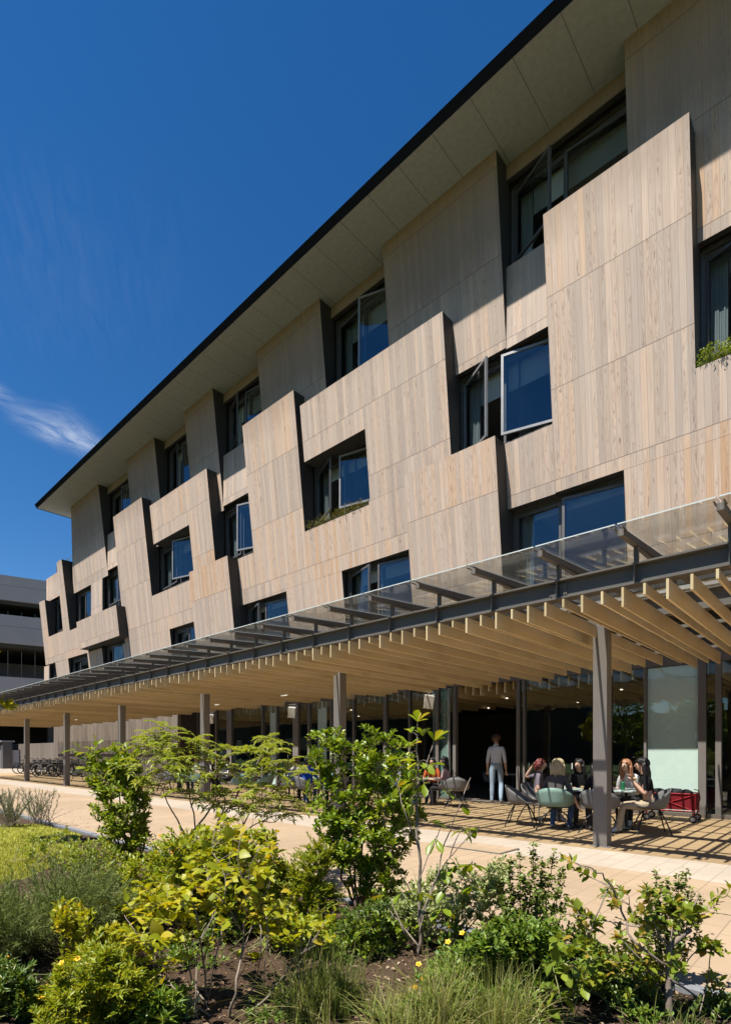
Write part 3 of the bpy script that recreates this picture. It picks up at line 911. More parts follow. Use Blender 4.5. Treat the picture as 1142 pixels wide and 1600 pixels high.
# timber screen fence and gate post beyond the terrace
FEN = empty('board_fence', (-50, 14.2, 0), 0, 'low weathered board fence beyond the parked bicycles', 'fence')
b = MB(); x = -56.0
while x < -39.5:
    b.box(x, x + 0.15, 14.1, 14.14, 0.05, 2.1 + random.uniform(-.01, .01)); x += 0.16
world_child(b.build('board', M_board), FEN)
b = MB()
for z in (0.4, 1.7): b.box(-56, -39.5, 14.145, 14.2, z, z + .08)
world_child(b.build('rail', M_column), FEN)
GP = empty('gate_pillar', (-54, 13.2, 0), 0, 'dark grey gate pillar with a flat cap beside the board fence', 'pillar')
b = MB(); b.box(-.35, .35, -.35, .35, 0, 2.25)
b.build('shaft', M_frame, GP, bevel=.02)
b = MB(); b.box(-.5, .5, -.5, .5, 2.25, 2.38); b.build('cap', M_conc, GP)
# ------------------------------------------------------------------ chairs and tables
M_shell_grey = plain('grey_chair_shell', (0.165, 0.162, 0.165), 0.55, 0, 0.4, 0.06)
M_shell_teal = plain('sage_chair_shell', (0.20, 0.31, 0.265), 0.55, 0, 0.4, 0.06)
M_leg = plain('black_chair_leg', (0.02, 0.02, 0.022), 0.45, 0.3, 0.5)


def shell_mesh():
    b = MB(); nu, nv = 28, 10; P = []
    for i in range(nu + 1):
        th = -math.pi + 2 * math.pi * i / nu          # 0 = back
        c = math.cos(th)
        hgt = 0.02 + 0.33 * max(0, (c + 0.35) / 1.35) ** 0.75 if c > -0.35 else 0.02
        if c < -0.35: hgt = 0.02 - 0.03 * (-c - .35)
        row = []
        for j in range(nv + 1):
            t = j / nv
            rr = 0.245 * min(1, t / 0.6) if t < .6 else 0.245 + 0.055 * ((t - .6) / .4)
            z = 0.0 if t < .5 else hgt * .88 * ((t - .5) / .5) ** 1.2
            z += 0.02 * t * t
            row.append((rr * math.sin(th) * 1.04, -rr * math.cos(th) * 0.95, 0.40 + z))
        P.append(row)
    n0 = len(b.v)
    for row in P: b.v += row
    for i in range(nu):
        for j in range(nv):
            q = (n0 + i * (nv + 1) + j, n0 + (i + 1) * (nv + 1) + j, n0 + (i + 1) * (nv + 1) + j + 1, n0 + i * (nv + 1) + j + 1)
            b.f.append(q); b.m.append(0)
    return b


def make_chair(mat):
    r = empty('shell_chair', (0, 0, 0))
    o = shell_mesh().build('seat_shell', mat, r, smooth=True)
    s = o.modifiers.new('thick', 'SOLIDIFY'); s.thickness = 0.012
    for sx in (-1, 1):
        for sy in (-1, 1):
            b = MB(); b.tube([(-sx * 0.02, sy * 0.10, 0.395), (sx * 0.16, sy * 0.17, 0.25), (sx * 0.27, sy * 0.25, 0.0)], [0.012, 0.012, 0.010], 7)
            b.build('leg', M_leg, r)
    b = MB(); b.tube([(-.12, -.1, .388), (.12, -.1, .388)], .011, 6); b.tube([(-.12, .1, .388), (.12, .1, .388)], .011, 6)
    b.tube([(0, -.1, .388), (0, .1, .388)], .011, 6)
    b.build('under_frame', M_leg, r)
    return r


CH = {'grey': make_chair(M_shell_grey), 'teal': make_chair(M_shell_teal)}
USED = {}


def chair(kind, x, y, face, label, group='shell armchairs on the terrace'):
    """face: heading the sitter looks to, degrees, 0 = +X, 90 = +Y"""
    o = CH[kind] if kind not in USED else copy_tree(CH[kind])
    USED[kind] = 1
    o.location = (x, y, 0.0); o.rotation_euler = (0, 0, R(face - 90))
    tag(o, label, 'chair', group)
    return o


M_top = plain('pale_green_table_top', (0.42, 0.50, 0.47), 0.35, 0, 0.5, 0.05)
TB = None


def table(x, y, label):
    global TB
    if TB is None:
        r = empty('cafe_table', (0, 0, 0))
        b = MB(); b.disc((0, 0), 0.36, 0.645, 0.668, 36); b.build('table_top', M_top, r, bevel=.004)
        b = MB(); b.tube([(0, 0, 0.03), (0, 0, 0.64)], 0.028, 10); b.build('pedestal', M_leg, r)
        b = MB(); b.disc((0, 0), 0.22, 0.0, 0.014, 28); b.disc((0, 0), 0.06, 0.014, 0.035, 16); b.build('base', M_leg, r)
        TB = r; o = r
    else: o = copy_tree(TB)
    o.location = (x, y, 0)
    tag(o, label, 'table', 'round tables on the terrace')
    return o


# ------------------------------------------------------------------ people
def skinmat(name, c): return plain(name, c, 0.55, 0, 0.35, 0.05, 3)


SK = [skinmat('skin_light', (0.52, 0.32, 0.23)), skinmat('skin_mid', (0.42, 0.25, 0.17))]
CLOTH = {}


def cloth(n, c):
    if n not in CLOTH: CLOTH[n] = plain(n, c, 0.85, 0, 0.2, 0.18, 9, 0.25)
    return CLOTH[n]


M_eye = plain('eye_dark', (0.02, 0.015, 0.012), 0.3)
M_lip = plain('lip', (0.30, 0.12, 0.10), 0.5)


def person(loc, face, label, top, bottom, shoe, hair, skin=0, hairlen=0.0, sit=True, arms=((0.25, 0.35, 0.62), (0.25, 0.35, 0.62)),
           lean=0.06, head_turn=0, head_tilt=0.1, sleeve=0.5, scale=0.95, legs=None, hairvol=1.0):
    """local frame: +Y is where the body faces. arms: hand targets (x out, y forward, z) right/left"""
    r = empty('person', loc, R(face - 90), label, 'person')
    P = []; E = []; RAD = []; ZN = []

    def v(p, rad, zone, prev=None):
        P.append(Vector(p) * scale); RAD.append((rad * scale, rad * scale) if not hasattr(rad, '__len__') else (rad[0] * scale, rad[1] * scale)); ZN.append(zone)
        if prev is not None: E.append((prev, len(P) - 1))
        return len(P) - 1

    hz = 0.50 if sit else 0.90
    pel = v((0, 0, hz), (0.135, 0.115), 'b')
    ly = lean
    wst = v((0, ly * 0.3, hz + 0.17), (0.138, 0.112), 't', pel)
    chs = v((0, ly * 0.8, hz + 0.36), (0.148, 0.115), 't', wst)
    nk0 = v((0, ly * 1.1, hz + 0.50), (0.085, 0.075), 't', chs)
    nk = v((0, ly * 1.25 + .01, hz + 0.565), 0.052, 's', nk0)
    ht = Vector((math.sin(R(head_turn)), math.cos(R(head_turn)), 0))
    hc = Vector((0, ly * 1.3, hz + 0.565)) + ht * (0.035 + head_tilt * .10) + Vector((0, 0, 0.06))
    jaw = v(hc + ht * 0.018 + Vector((0, 0, -0.012)), (0.060, 0.066), 's', nk)
    mid = v(hc + ht * 0.012 + Vector((0, 0, 0.055)), (0.076, 0.088), 's', jaw)
    crn = v(hc + Vector((0, 0, 0.115)), (0.066, 0.078), 's', mid)
    v(hc + ht * 0.112 + Vector((0, 0, 0.03)), 0.012, 's', mid)        # nose
    hands = []
    for k, sx in enumerate((1, -1)):
        sh = v((sx * 0.150, ly * 0.95, hz + 0.450), 0.066, 't', chs)
        hx, hy, hz_ = arms[k]
        S = P[sh] / scale; T = Vector((sx * hx, hy, hz_))
        d = T - S; L = 0.29 + 0.26
        if d.length > L * .985: T = S + d.normalized() * L * .985; d = T - S
        # elbow: bends outward / down / back
        m_ = S + d * 0.53
        hgt = math.sqrt(max(0.0009, (L / 2) ** 2 - (d.length / 2) ** 2))
        pole = Vector((sx * 0.35, -0.6, -0.75)); pole -= d.normalized() * pole.dot(d.normalized()); pole.normalize()
        Eb = m_ + pole * hgt
        zs = 't' if sleeve > 0.3 else 's'
        ua = v(S.lerp(Eb, 0.5), 0.056, zs, sh)
        el = v(Eb, 0.046, 't' if sleeve > .7 else ('t' if sleeve > .45 else 's'), ua)
        fa = v(Eb.lerp(T, 0.5), 0.037, 't' if sleeve > .85 else 's', el)
        wr = v(T, (0.026, 0.022), 's', fa)
        f_ = (T - Eb).normalized()
        side = f_.cross(Vector((0, 0, 1)))
        if side.length < .2: side = Vector((1, 0, 0))
        side.normalize()
        pm = v(T + f_ * 0.055, (0.034, 0.018), 's', wr)
        dn_ = Vector((0, 0, -1)) if abs(f_.z) < .8 else Vector((0, 1, 0))
        for q, ln in ((-1.5, .058), (-.5, .072), (.5, .076), (1.5, .066)):
            a1 = v(T + f_ * (0.085) + side * q * 0.017, 0.0085, 's', pm)
            a2 = v(T + f_ * (0.085 + ln * .5) + side * q * 0.019 + dn_ * .008, 0.008, 's', a1)
            v(T + f_ * (0.085 + ln * .85) + side * q * 0.019 + dn_ * .028, 0.007, 's', a2)
        tq = v(T + f_ * 0.045 - side * sx * 0.036 + dn_ * .012, 0.010, 's', pm)
        v(T + f_ * 0.078 - side * sx * 0.048 + dn_ * .02, 0.008, 's', tq)
        hands.append(T + f_ * .09)
    for k, sx in enumerate((1, -1)):
        if sit:
            kn, an = (Vector((sx * 0.115, 0.43, 0.475)), Vector((sx * 0.11, 0.40, 0.075)))
            if legs: kn, an = Vector(legs[k][0]), Vector(legs[k][1])
        else:
            kn, an = (Vector((sx * 0.10, 0.03, 0.48)), Vector((sx * 0.105, -0.02, 0.075)))
            if legs: kn, an = Vector(legs[k][0]), Vector(legs[k][1])
        hp = v((sx * 0.09, 0.0, hz - 0.02), 0.095, 'b', pel)
        H0 = P[hp] / scale
        th = v(H0.lerp(kn, 0.5), 0.078, 'b', hp)
        k_ = v(kn, 0.060, 'b', th)
        sn = v(kn.lerp(an, 0.45), 0.060, 'b', k_)
        a_ = v(an, 0.050, 'b', sn)
        ft = v(an + Vector((sx * 0.01, 0.075, -0.033)), (0.040, 0.036), 'f', a_)
        v(an + Vector((sx * 0.015, 0.165, -0.045)), (0.036, 0.024), 'f', ft)
        v(an + Vector((0, -0.045, -0.040)), (0.030, 0.032), 'f', a_)
    me = bpy.data.meshes.new('body'); me.from_pydata([tuple(p) for p in P], E, []); me.update()
    o = bpy.data.objects.new('body', me); COL.objects.link(o)
    sk = o.modifiers.new('skin', 'SKIN'); sk.use_smooth_shade = True; sk.branch_smoothing = 0.3
    for i, s_ in enumerate(me.skin_vertices[0].data):
        s_.radius = RAD[i]; s_.use_root = (i == 0); s_.use_loose = False
    ss = o.modifiers.new('sub', 'SUBSURF'); ss.levels = 2; ss.render_levels = 2
    dg = bpy.context.evaluated_depsgraph_get()
    ev = o.evaluated_get(dg); nm_ = bpy.data.meshes.new_from_object(ev)
    bpy.data.objects.remove(o)
    nm_.name = 'body'
    nm_.materials.clear()
    for m in (SK[skin], top, bottom, shoe): nm_.materials.append(m)
    mi = {'s': 0, 't': 1, 'b': 2, 'f': 3}
    A = np.array([P[a] for a, b_ in E]); B = np.array([P[b_] for a, b_ in E])
    za = [ZN[a] for a, b_ in E]; zb = [ZN[b_] for a, b_ in E]
    D = B - A; L2 = (D * D).sum(1) + 1e-9
    co_ = np.zeros(len(nm_.vertices) * 3); nm_.vertices.foreach_get('co', co_); co_ = co_.reshape(-1, 3)
    idx = []
    for p in nm_.polygons:
        c = co_[list(p.vertices)].mean(0)
        t = np.clip(((c - A) * D).sum(1) / L2, 0, 1)
        dd = ((A + D * t[:, None] - c) ** 2).sum(1)
        j = int(dd.argmin())
        idx.append(mi[za[j] if t[j] < 0.55 else zb[j]])
    nm_.polygons.foreach_set('material_index', idx)
    nm_.polygons.foreach_set('use_smooth', [True] * len(idx))
    body = bpy.data.objects.new('body', nm_); COL.objects.link(body); body.parent = r
    # face
    sd = Vector((ht.y, -ht.x, 0)); b = MB()
    for s_ in (-1, 1): b.ellipsoid((hc + ht * 0.092 + sd * s_ * 0.030 + Vector((0, 0, 0.052))) * scale, (0.011 * scale,) * 3, 8, 6)
    b.build('eye', M_eye, r, smooth=True)
    b = MB(); b.ellipsoid((hc + ht * 0.080 + Vector((0, 0, -0.016))) * scale, (0.020 * scale, 0.010 * scale, 0.007 * scale), 8, 6, 0, Matrix.Rotation(-R(head_turn), 3, 'Z'))
    b.build('mouth', M_lip, r, smooth=True)
    b = MB()
    for s_ in (-1, 1): b.ellipsoid((hc + ht * 0.0 + sd * s_ * 0.079 + Vector((0, 0, 0.04))) * scale, (0.012 * scale, 0.018 * scale, 0.028 * scale), 8, 6)
    b.build('ear', SK[skin], r, smooth=True)
    # hair: cap plus locks
    b = MB(); rnd = random.Random(sum(map(ord, label)))
    C_ = hc + Vector((0, 0, 0.062)); nu, nv = 22, 14; base = 0
    for i in range(nv + 1):
        ph = math.pi * 0.72 * i / nv
        for j in range(nu):
            th = 2 * math.pi * j / nu
            fw = math.cos(th)
            lim = ph * (0.50 + 0.50 * min(1.0, max(0.0, (0.42 - fw) / 0.5)))
            q = ht * (math.sin(lim) * fw * 0.108) + sd * (math.sin(lim) * math.sin(th) * 0.094) + Vector((0, 0, math.cos(lim) * 0.112))
            q *= hairvol * (1 + 0.07 * noise.noise(q * 30) + 0.04 * noise.noise(q * 80))
            b.v.append(tuple((C_ + q - ht * 0.012) * scale))
    for i in range(nv):
        for j in range(nu):
            j2 = (j + 1) % nu
            b.f.append((i * nu + j, (i + 1) * nu + j, (i + 1) * nu + j2, i * nu + j2)); b.m.append(0)
    for k in range(64):                                   # loose strands combed over the cap
        th = R(rnd.uniform(50, 310)); ph0 = rnd.uniform(.1, .7); pts = []
        for q_ in range(5):
            ph = ph0 + q_ * .27; fw = math.cos(th); th += rnd.uniform(-.12, .12)
            q = ht * (math.sin(ph) * fw * 0.108) + sd * (math.sin(ph) * math.sin(th) * 0.094) + Vector((0, 0, math.cos(ph) * 0.112))
            pts.append((C_ + q * hairvol * (1.03 + rnd.uniform(0, .07)) - ht * 0.012) * scale)
        b.tube(pts, [.004 * scale, .009 * scale, .010 * scale, .008 * scale, .002 * scale], 4)
    if hairlen > 0.02:
        for k in range(46):
            th = R(92 + 176 * k / 45 + rnd.uniform(-6, 6))
            d_ = ht * math.cos(th) + sd * math.sin(th)
            p0 = C_ + d_ * 0.088 * hairvol + Vector((0, 0, rnd.uniform(-.02, .05)))
            ln = hairlen * rnd.uniform(0.8, 1.1)
            pts = []
            for q in range(6):
                t = q / 5
                wv_ = 0.012 * math.sin(t * 7 + k)
                pts.append((p0 + d_ * (0.022 * math.sin(t * 2.2) * hairvol + wv_) - ht * 0.02 * t + Vector((0, 0, -ln * t))) * scale)
            b.tube(pts, [0.019 * scale, 0.021 * scale, 0.020 * scale, 0.018 * scale, 0.013 * scale, 0.004 * scale], 5)
    b.build('hair', hair, r, smooth=True)
    return r


def hairmat(n, c):
    return plain(n, c, 0.4, 0, 0.5, 0.35, 40, 0.4)


H_black = hairmat('black_hair', (0.014, 0.011, 0.010)); H_brown = hairmat('brown_hair', (0.10, 0.05, 0.025))
H_blond = hairmat('ash_blond_hair', (0.45, 0.36, 0.21)); H_ginger = hairmat('ginger_hair', (0.36, 0.15, 0.07)); H_red = hairmat('dark_red_hair', (0.16, 0.03, 0.025))
S_white = cloth('white_shoe', (0.62, 0.62, 0.62)); S_dark = cloth('dark_shoe', (0.04, 0.04, 0.045))
C_denim = cloth('blue_denim', (0.055, 0.105, 0.21)); C_ldenim = cloth('washed_denim', (0.22, 0.29, 0.36)); C_black = cloth('black_cotton', (0.012, 0.012, 0.014))
C_grey = cloth('grey_marl_sweatshirt', (0.60, 0.61, 0.63)); C_char = cloth('charcoal_tee', (0.085, 0.075, 0.075)); C_white = cloth('white_cotton', (0.66, 0.65, 0.64))
C_beige = cloth('beige_twill', (0.42, 0.33, 0.235)); C_blue = cloth('royal_blue_top', (0.02, 0.07, 0.36)); C_pink = cloth('pale_pink_blouse', (0.52, 0.33, 0.33))
C_lilac = cloth('lilac_grey_tee', (0.17, 0.14, 0.17)); C_knit = cloth('cream_knit', (0.50, 0.46, 0.39)); C_dark = cloth('dark_trousers', (0.03, 0.03, 0.035))

person(tuple(gpos(775, 1254.5)), 112, 'person in grey sweatshirt and washed jeans walking into the dark doorway', C_grey, C_ldenim, S_white, H_brown, 0, 0.0, False,
       ((0.235, 0.02, 0.80), (0.225, 0.08, 0.82)), 0.0, -10, 0.0, 0.6, 1.06, (((0.11, 0.08, 0.49), (0.12, -0.10, 0.09)), ((-0.10, 0.02, 0.48), (-0.11, 0.03, 0.075))), 1.02)
TX, TY = -3.72, 9.75
# first table --------------------------------------------------------
table(-3.86, 9.62, 'round table beside the blond person, white paper cup on it')
table(-3.10, 9.95, 'round table by the person eating, green can on it')
chair('grey', -4.62, 9.10, 20, 'empty grey shell armchair beside the sage green chair')
chair('grey', -4.72, 9.92, -10, 'grey shell armchair of the person with a hand behind the head')
chair('teal', -3.93, 8.95, 105, 'sage green shell armchair under the blond person')
chair('grey', -3.24, 9.10, 95, 'grey shell armchair half hidden by the nearest column')
chair('grey', -2.62, 9.66, 205, 'grey shell armchair under the eating person in beige trousers')
person((-3.93, 8.97, 0), 98, 'person with ash blond hair and charcoal tee reaching down from the sage chair', C_char, C_denim, S_white, H_blond, 0, 0.20, True,
       ((0.42, 0.20, 0.30), (0.30, 0.40, 0.66)), 0.10, 10, 0.1, 0.5, 0.92, (((0.2, 0.38, 0.45), (0.17, 0.28, 0.075)), ((-0.13, 0.40, 0.46), (-0.13, 0.26, 0.075))), 1.12)
person((-4.70, 9.95, 0), 25, 'person in lilac grey tee with one hand raised behind dark red hair', C_lilac, C_dark, S_dark, H_red, 0, 0.12, True,
       ((0.24, 0.25, 0.60), (0.10, -0.12, 1.13)), 0.02, 0, 0.05, 0.45, 0.92)
person((-4.15, 10.55, 0), -60, 'person with long dark hair and black top looking across the table', C_black, C_dark, S_dark, H_black, 0, 0.26, True,
       ((0.15, 0.38, 0.70), (0.15, 0.38, 0.70)), 0.08, 40, 0.08, 0.8, 0.92)
person((-3.24, 9.10, 0), 120, 'person in black top with the back turned, behind the column', C_black, C_dark, S_white, H_black, 0, 0.22, True,
       ((0.2, 0.42, 0.68), (0.2, 0.42, 0.68)), 0.16, 10, 0.5, 0.5, 0.90)
person((-3.22, 10.72, 0), -95, 'person in white tee with long ginger hair bent over the table', C_white, C_dark, S_white, H_ginger, 0, 0.30, True,
       ((0.20, 0.40, 0.68), (0.20, 0.40, 0.68)), 0.20, 5, 0.5, 0.5, 0.92)
person((-2.66, 9.66, 0), 212, 'person in black tee and beige trousers eating with raised hands', C_black, C_beige, S_white, H_black, 0, 0.30, True,
       ((0.05, 0.24, 0.90), (0.07, 0.26, 0.88)), 0.06, 5, 0.1, 0.45, 0.94, (((0.14, 0.42, 0.47), (0.15, 0.40, 0.075)), ((-0.12, 0.45, 0.47), (-0.10, 0.52, 0.075))), 1.1)


def small(name, builder, mats, loc, label, cat, smooth=True, rz=0):
    b = MB(); builder(b); o = b.build(name, mats, None, smooth); o.location = loc; o.rotation_euler = (0, 0, rz); return tag(o, label, cat)


M_paper = plain('white_paper', (0.72, 0.71, 0.69), 0.7); M_can = plain('green_can', (0.03, 0.20, 0.09), 0.35, 0.4)
small('paper_cup', lambda b: (b.tube([(0, 0, 0), (0, 0, .115)], [.030, .041], 14), b.tube([(0, 0, .116), (0, 0, .126)], [.043, .040], 14)), M_paper, (-4.02, 9.55, .668),
      'white paper cup with a lid on the round table', 'cup', False)
small('paper_cup', lambda b: b.tube([(0, 0, 0), (0, 0, .10)], [.028, .038], 14), M_paper, (-3.95, 9.62, .668), 'smaller white paper cup beside the lidded cup', 'cup', False)
small('drink_can', lambda b: b.tube([(0, 0, 0), (0, 0, .008), (0, 0, .125), (0, 0, .14)], [.026, .033, .033, .026], 16), M_can, (-3.12, 9.85, .668), 'green drink can standing on the round table', 'can', False)
small('lunch_box', lambda b: b.box(-.09, .09, -.06, .06, 0, .045), cloth('kraft_card', (0.42, 0.30, 0.17)), (-3.72, 9.78, .669), 'brown card lunch box on the round table', 'box', False, .4)
small('food_tray', lambda b: b.box(-.13, .13, -.08, .08, 0, .02), M_paper, (-3.05, 10.08, .669), 'white food tray in front of the ginger haired person', 'tray', False, .2)
small('sandwich', lambda b: b.ellipsoid((0, 0, 0), (.05, .035, .025), 10, 6), cloth('bread', (0.48, 0.30, 0.14)), (-2.93, 9.79, .87), 'piece of bread held by the eating person', 'food')
small('phone', lambda b: b.box(-.035, .035, -.07, .07, 0, .008), C_black, (-3.35, 9.85, .669), 'black phone lying on the round table', 'phone', False, .6)

# tables further along the terrace -----------------------------------
table(-8.25, 11.15, 'round table near the pink bloused person, behind the big shrub')
chair('grey', -7.62, 11.25, 165, 'grey shell armchair under the person in a pale pink blouse')
chair('grey', -8.85, 10.75, 20, 'grey shell armchair of the person in grey behind the sapling')
chair('grey', -7.25, 11.0, 120, 'empty grey shell armchair closest to the open doorway')
person((-7.66, 11.26, 0), 205, 'person with long black hair and pale pink blouse by the doorway', C_pink, C_dark, S_dark, H_black, 0, 0.34, True, ((.2, .4, .68), (.2, .4, .7)), 0.06, 0, .1, .6, .94)
person((-8.82, 10.78, 0), 20, 'person in grey top seen between the shrub and the sapling', C_grey, C_denim, S_dark, H_black, 0, 0.1, True, ((.2, .4, .68), (.2, .4, .7)), 0.06, 0, .1, .6, .94)
person((-8.5, 11.75, 0), -60, 'person in orange top behind the table by the sapling', cloth('orange_top', (0.45, 0.10, 0.03)), C_dark, S_dark, H_black, 0, 0.1, True, ((.2, .4, .68), (.2, .4, .7)), 0.06, 0, .1, .6, .92)
chair('grey', -10.45, 9.05, 80, 'grey shell armchair under the person in royal blue')
chair('grey', -11.2, 9.15, 70, 'grey shell armchair under the person in cream knitwear')
person((-10.42, 9.07, 0), 125, 'person in royal blue top sitting with the back turned', C_blue, C_denim, S_white, H_black, 0, 0.12, True, ((.2, .4, .68), (.2, .4, .7)), 0.08, 0, .2, .8, .94)
person((-11.15, 9.2, 0), 100, 'person in cream knitwear beside the person in blue', C_knit, C_dark, S_white, H_brown, 0, 0.10, True, ((.12, .35, .95), (.2, .4, .7)), 0.08, 0, .1, .8, .94)
person((-10.6, 10.4, 0), -90, 'person in pale blue shirt facing the person in royal blue', cloth('pale_blue_shirt', (.35, .5, .56)), C_dark, S_white, H_black, 0, 0.0, True, ((.2, .4, .68), (.2, .4, .7)), 0.06, 0, .1, .6, .94)
table(-10.75, 9.75, 'round table between the cream and pale blue clothed persons')
for q, (x, y, f) in enumerate(((-12.6, 9.35, 200), (-13.15, 9.0, 160))):
    chair('teal', x, y, f, ('sage green shell armchair standing empty behind the feathery shrub', 'second empty sage green armchair, half hidden by the feathery shrub')[q])
table(-12.4, 10.1, 'bare round table beside the empty sage green chairs')
table(-15.7, 9.4, 'round table of the person in a red and white top')
table(-17.0, 9.2, 'round table between the persons in white shirts')
chair('teal', -15.2, 8.85, 100, 'sage green armchair of the person in beige near the second column')
chair('teal', -15.95, 8.75, 90, 'sage green armchair of the person in the red and white top')
chair('grey', -16.55, 8.65, 100, 'grey armchair between the two farthest round tables')
chair('grey', -17.55, 8.9, 60, 'grey armchair under the farthest person in white')
person((-15.2, 8.9, 0), 100, 'person in beige jacket beside the second column', C_beige, C_dark, S_white, H_brown, 0, .1, True, ((.2, .4, .68), (.2, .4, .7)), .06, 0, .1, .9, .94)
person((-15.5, 10.1, 0), -100, 'person in white shirt facing the second column', C_white, C_dark, S_white, H_black, 0, .1, True, ((.2, .4, .68), (.2, .4, .7)), .06, 0, .1, .9, .94)
person((-16.3, 9.75, 0), -60, 'person in white top with a red skirt by the far tables', C_white, cloth('red_cloth', (.35, .05, .04)), S_white, H_black, 0, .1, True, ((.2, .4, .68), (.2, .4, .7)), .06, 0, .1, .5, .94)
person((-17.5, 8.95, 0), 60, 'person in white shirt at the farthest occupied table, reaching over it', C_white, C_dark, S_white, H_black, 0, .05, True, ((.2, .45, .72), (.2, .4, .7)), .1, 0, .1, .6, .94)
person((-17.2, 10.0, 0), -80, 'person in white tee with bare arms at the farthest occupied table', C_white, C_denim, S_white, H_black, 0, .1, True, ((.2, .4, .68), (.2, .4, .7)), .06, 0, .1, .4, .94)
# cafe furniture inside the open doorway
table(-8.0, 15.2, 'round table standing inside the dark cafe behind the doorway')
chair('grey', -8.6, 15.0, 10, 'grey shell armchair inside the dark cafe behind the doorway')
chair('grey', -7.3, 15.4, 190, 'grey shell armchair inside the cafe behind the walking person')

# red folding wagon ---------------------------------------------------
WG = empty('folding_wagon', (-2.84, 11.80, 0), R(4), 'red fabric folding wagon with black wheels parked against the glass front', 'wagon')
M_redf = plain('red_wagon_fabric', (0.17, 0.008, 0.014), 0.75, 0, 0.25, 0.2, 5, 0.15); M_redm = plain('red_wagon_tube', (0.36, 0.015, 0.025), 0.35, 0.1)
b = MB()
L_, W_ = .47, .25
for y in (-W_, W_): b.box(-L_, L_, y - .006, y + .006, .26, .58)
for x in (-L_, L_): b.box(x - .006, x + .006, -W_ + .006, W_ - .006, .26, .58)
b.box(-L_ + .006, L_ - .006, -W_ + .006, W_ - .006, .255, .27)
b.build('fabric_body', M_redf, WG)
b = MB()
for y in (-W_ - .02, W_ + .02):
    b.tube([(-L_, y, .24), (L_, y, .58)], .010, 6); b.tube([(-L_, y, .58), (L_, y, .24)], .010, 6)
    b.tube([(-L_, y, .595), (L_, y, .595)], .012, 6); b.tube([(-L_, y, .235), (L_, y, .235)], .012, 6)
    for x in (-L_, L_): b.tube([(x, y, .19), (x, y, .61)], .013, 6)
for x in (-L_, L_): b.tube([(x, -W_ - .02, .595), (x, W_ + .02, .595)], .012, 6)
b.build('frame', M_redm, WG)
for x in (-L_ + .03, L_ - .03):
    for y in (-W_ - .03, W_ + .03):
        b = MB(); b.tube([(x, y - .022, .075), (x, y + .022, .075)], .075, 18); wl = b.build('wheel', M_leg, WG)
        g = MB(); g.tube([(x, y - .024, .075), (x, y + .024, .075)], .040, 14); g.build('hub', M_alu, wl)
        g = MB(); g.tube([(x, y, .075), (x, y * .96, .22)], .018, 8); g.build('fork', M_redm, wl)
b = MB(); b.box(.20, .36, -W_ - .0085, -W_ - .0065, .40, .435)
o = b.build('printed_tab', M_paper, WG); o.location = (-.35, 0, 0)
WG.scale = (.9, .9, .9)
b = MB(); b.tube([(L_, 0, .30), (L_ + .06, 0, .5), (L_ + .03, 0, .66), (L_ - .05, 0, .68)], .011, 6); b.build('handle', M_leg, WG)
for k, (x, y, s_) in enumerate(((-.25, .0, .11), (.02, .05, .13), (.27, -.03, .10))):
    b = MB(); b.ellipsoid((0, 0, 0), (s_ * 1.3, s_, s_ * .6), 12, 8)
    for vi in range(len(b.v)):
        p = Vector(b.v[vi]); p *= 1 + .25 * noise.noise(p * 9 + Vector((k, 0, 0))); b.v[vi] = tuple(p)
    o = b.build('cloth_bag', C_black if k != 1 else C_dark, None, True); o.location = (-2.84 + x * .9, 11.80 + y, .55)
    tag(o, ('crumpled black bag heaped at the wheel hidden end of the wagon', 'dark cloth bag piled in the middle of the red wagon', 'small black bag at the handle end of the red wagon')[k], 'bag')

# bicycles ------------------------------------------------------------
M_tyre = plain('tyre_rubber', (0.018, 0.018, 0.018), 0.8); M_bikeb = plain('black_bike_paint', (0.022, 0.022, 0.024), 0.35); M_bikes = plain('silver_bike_paint', (0.38, 0.36, 0.33), 0.35, .5)


def ring(b, c, r, t, n=28):
    pts = [(c[0] + r * math.cos(2 * math.pi * k / n), c[1], c[2] + r * math.sin(2 * math.pi * k / n)) for k in range(n + 1)]
    b.tube(pts, t, 5, 0, False)


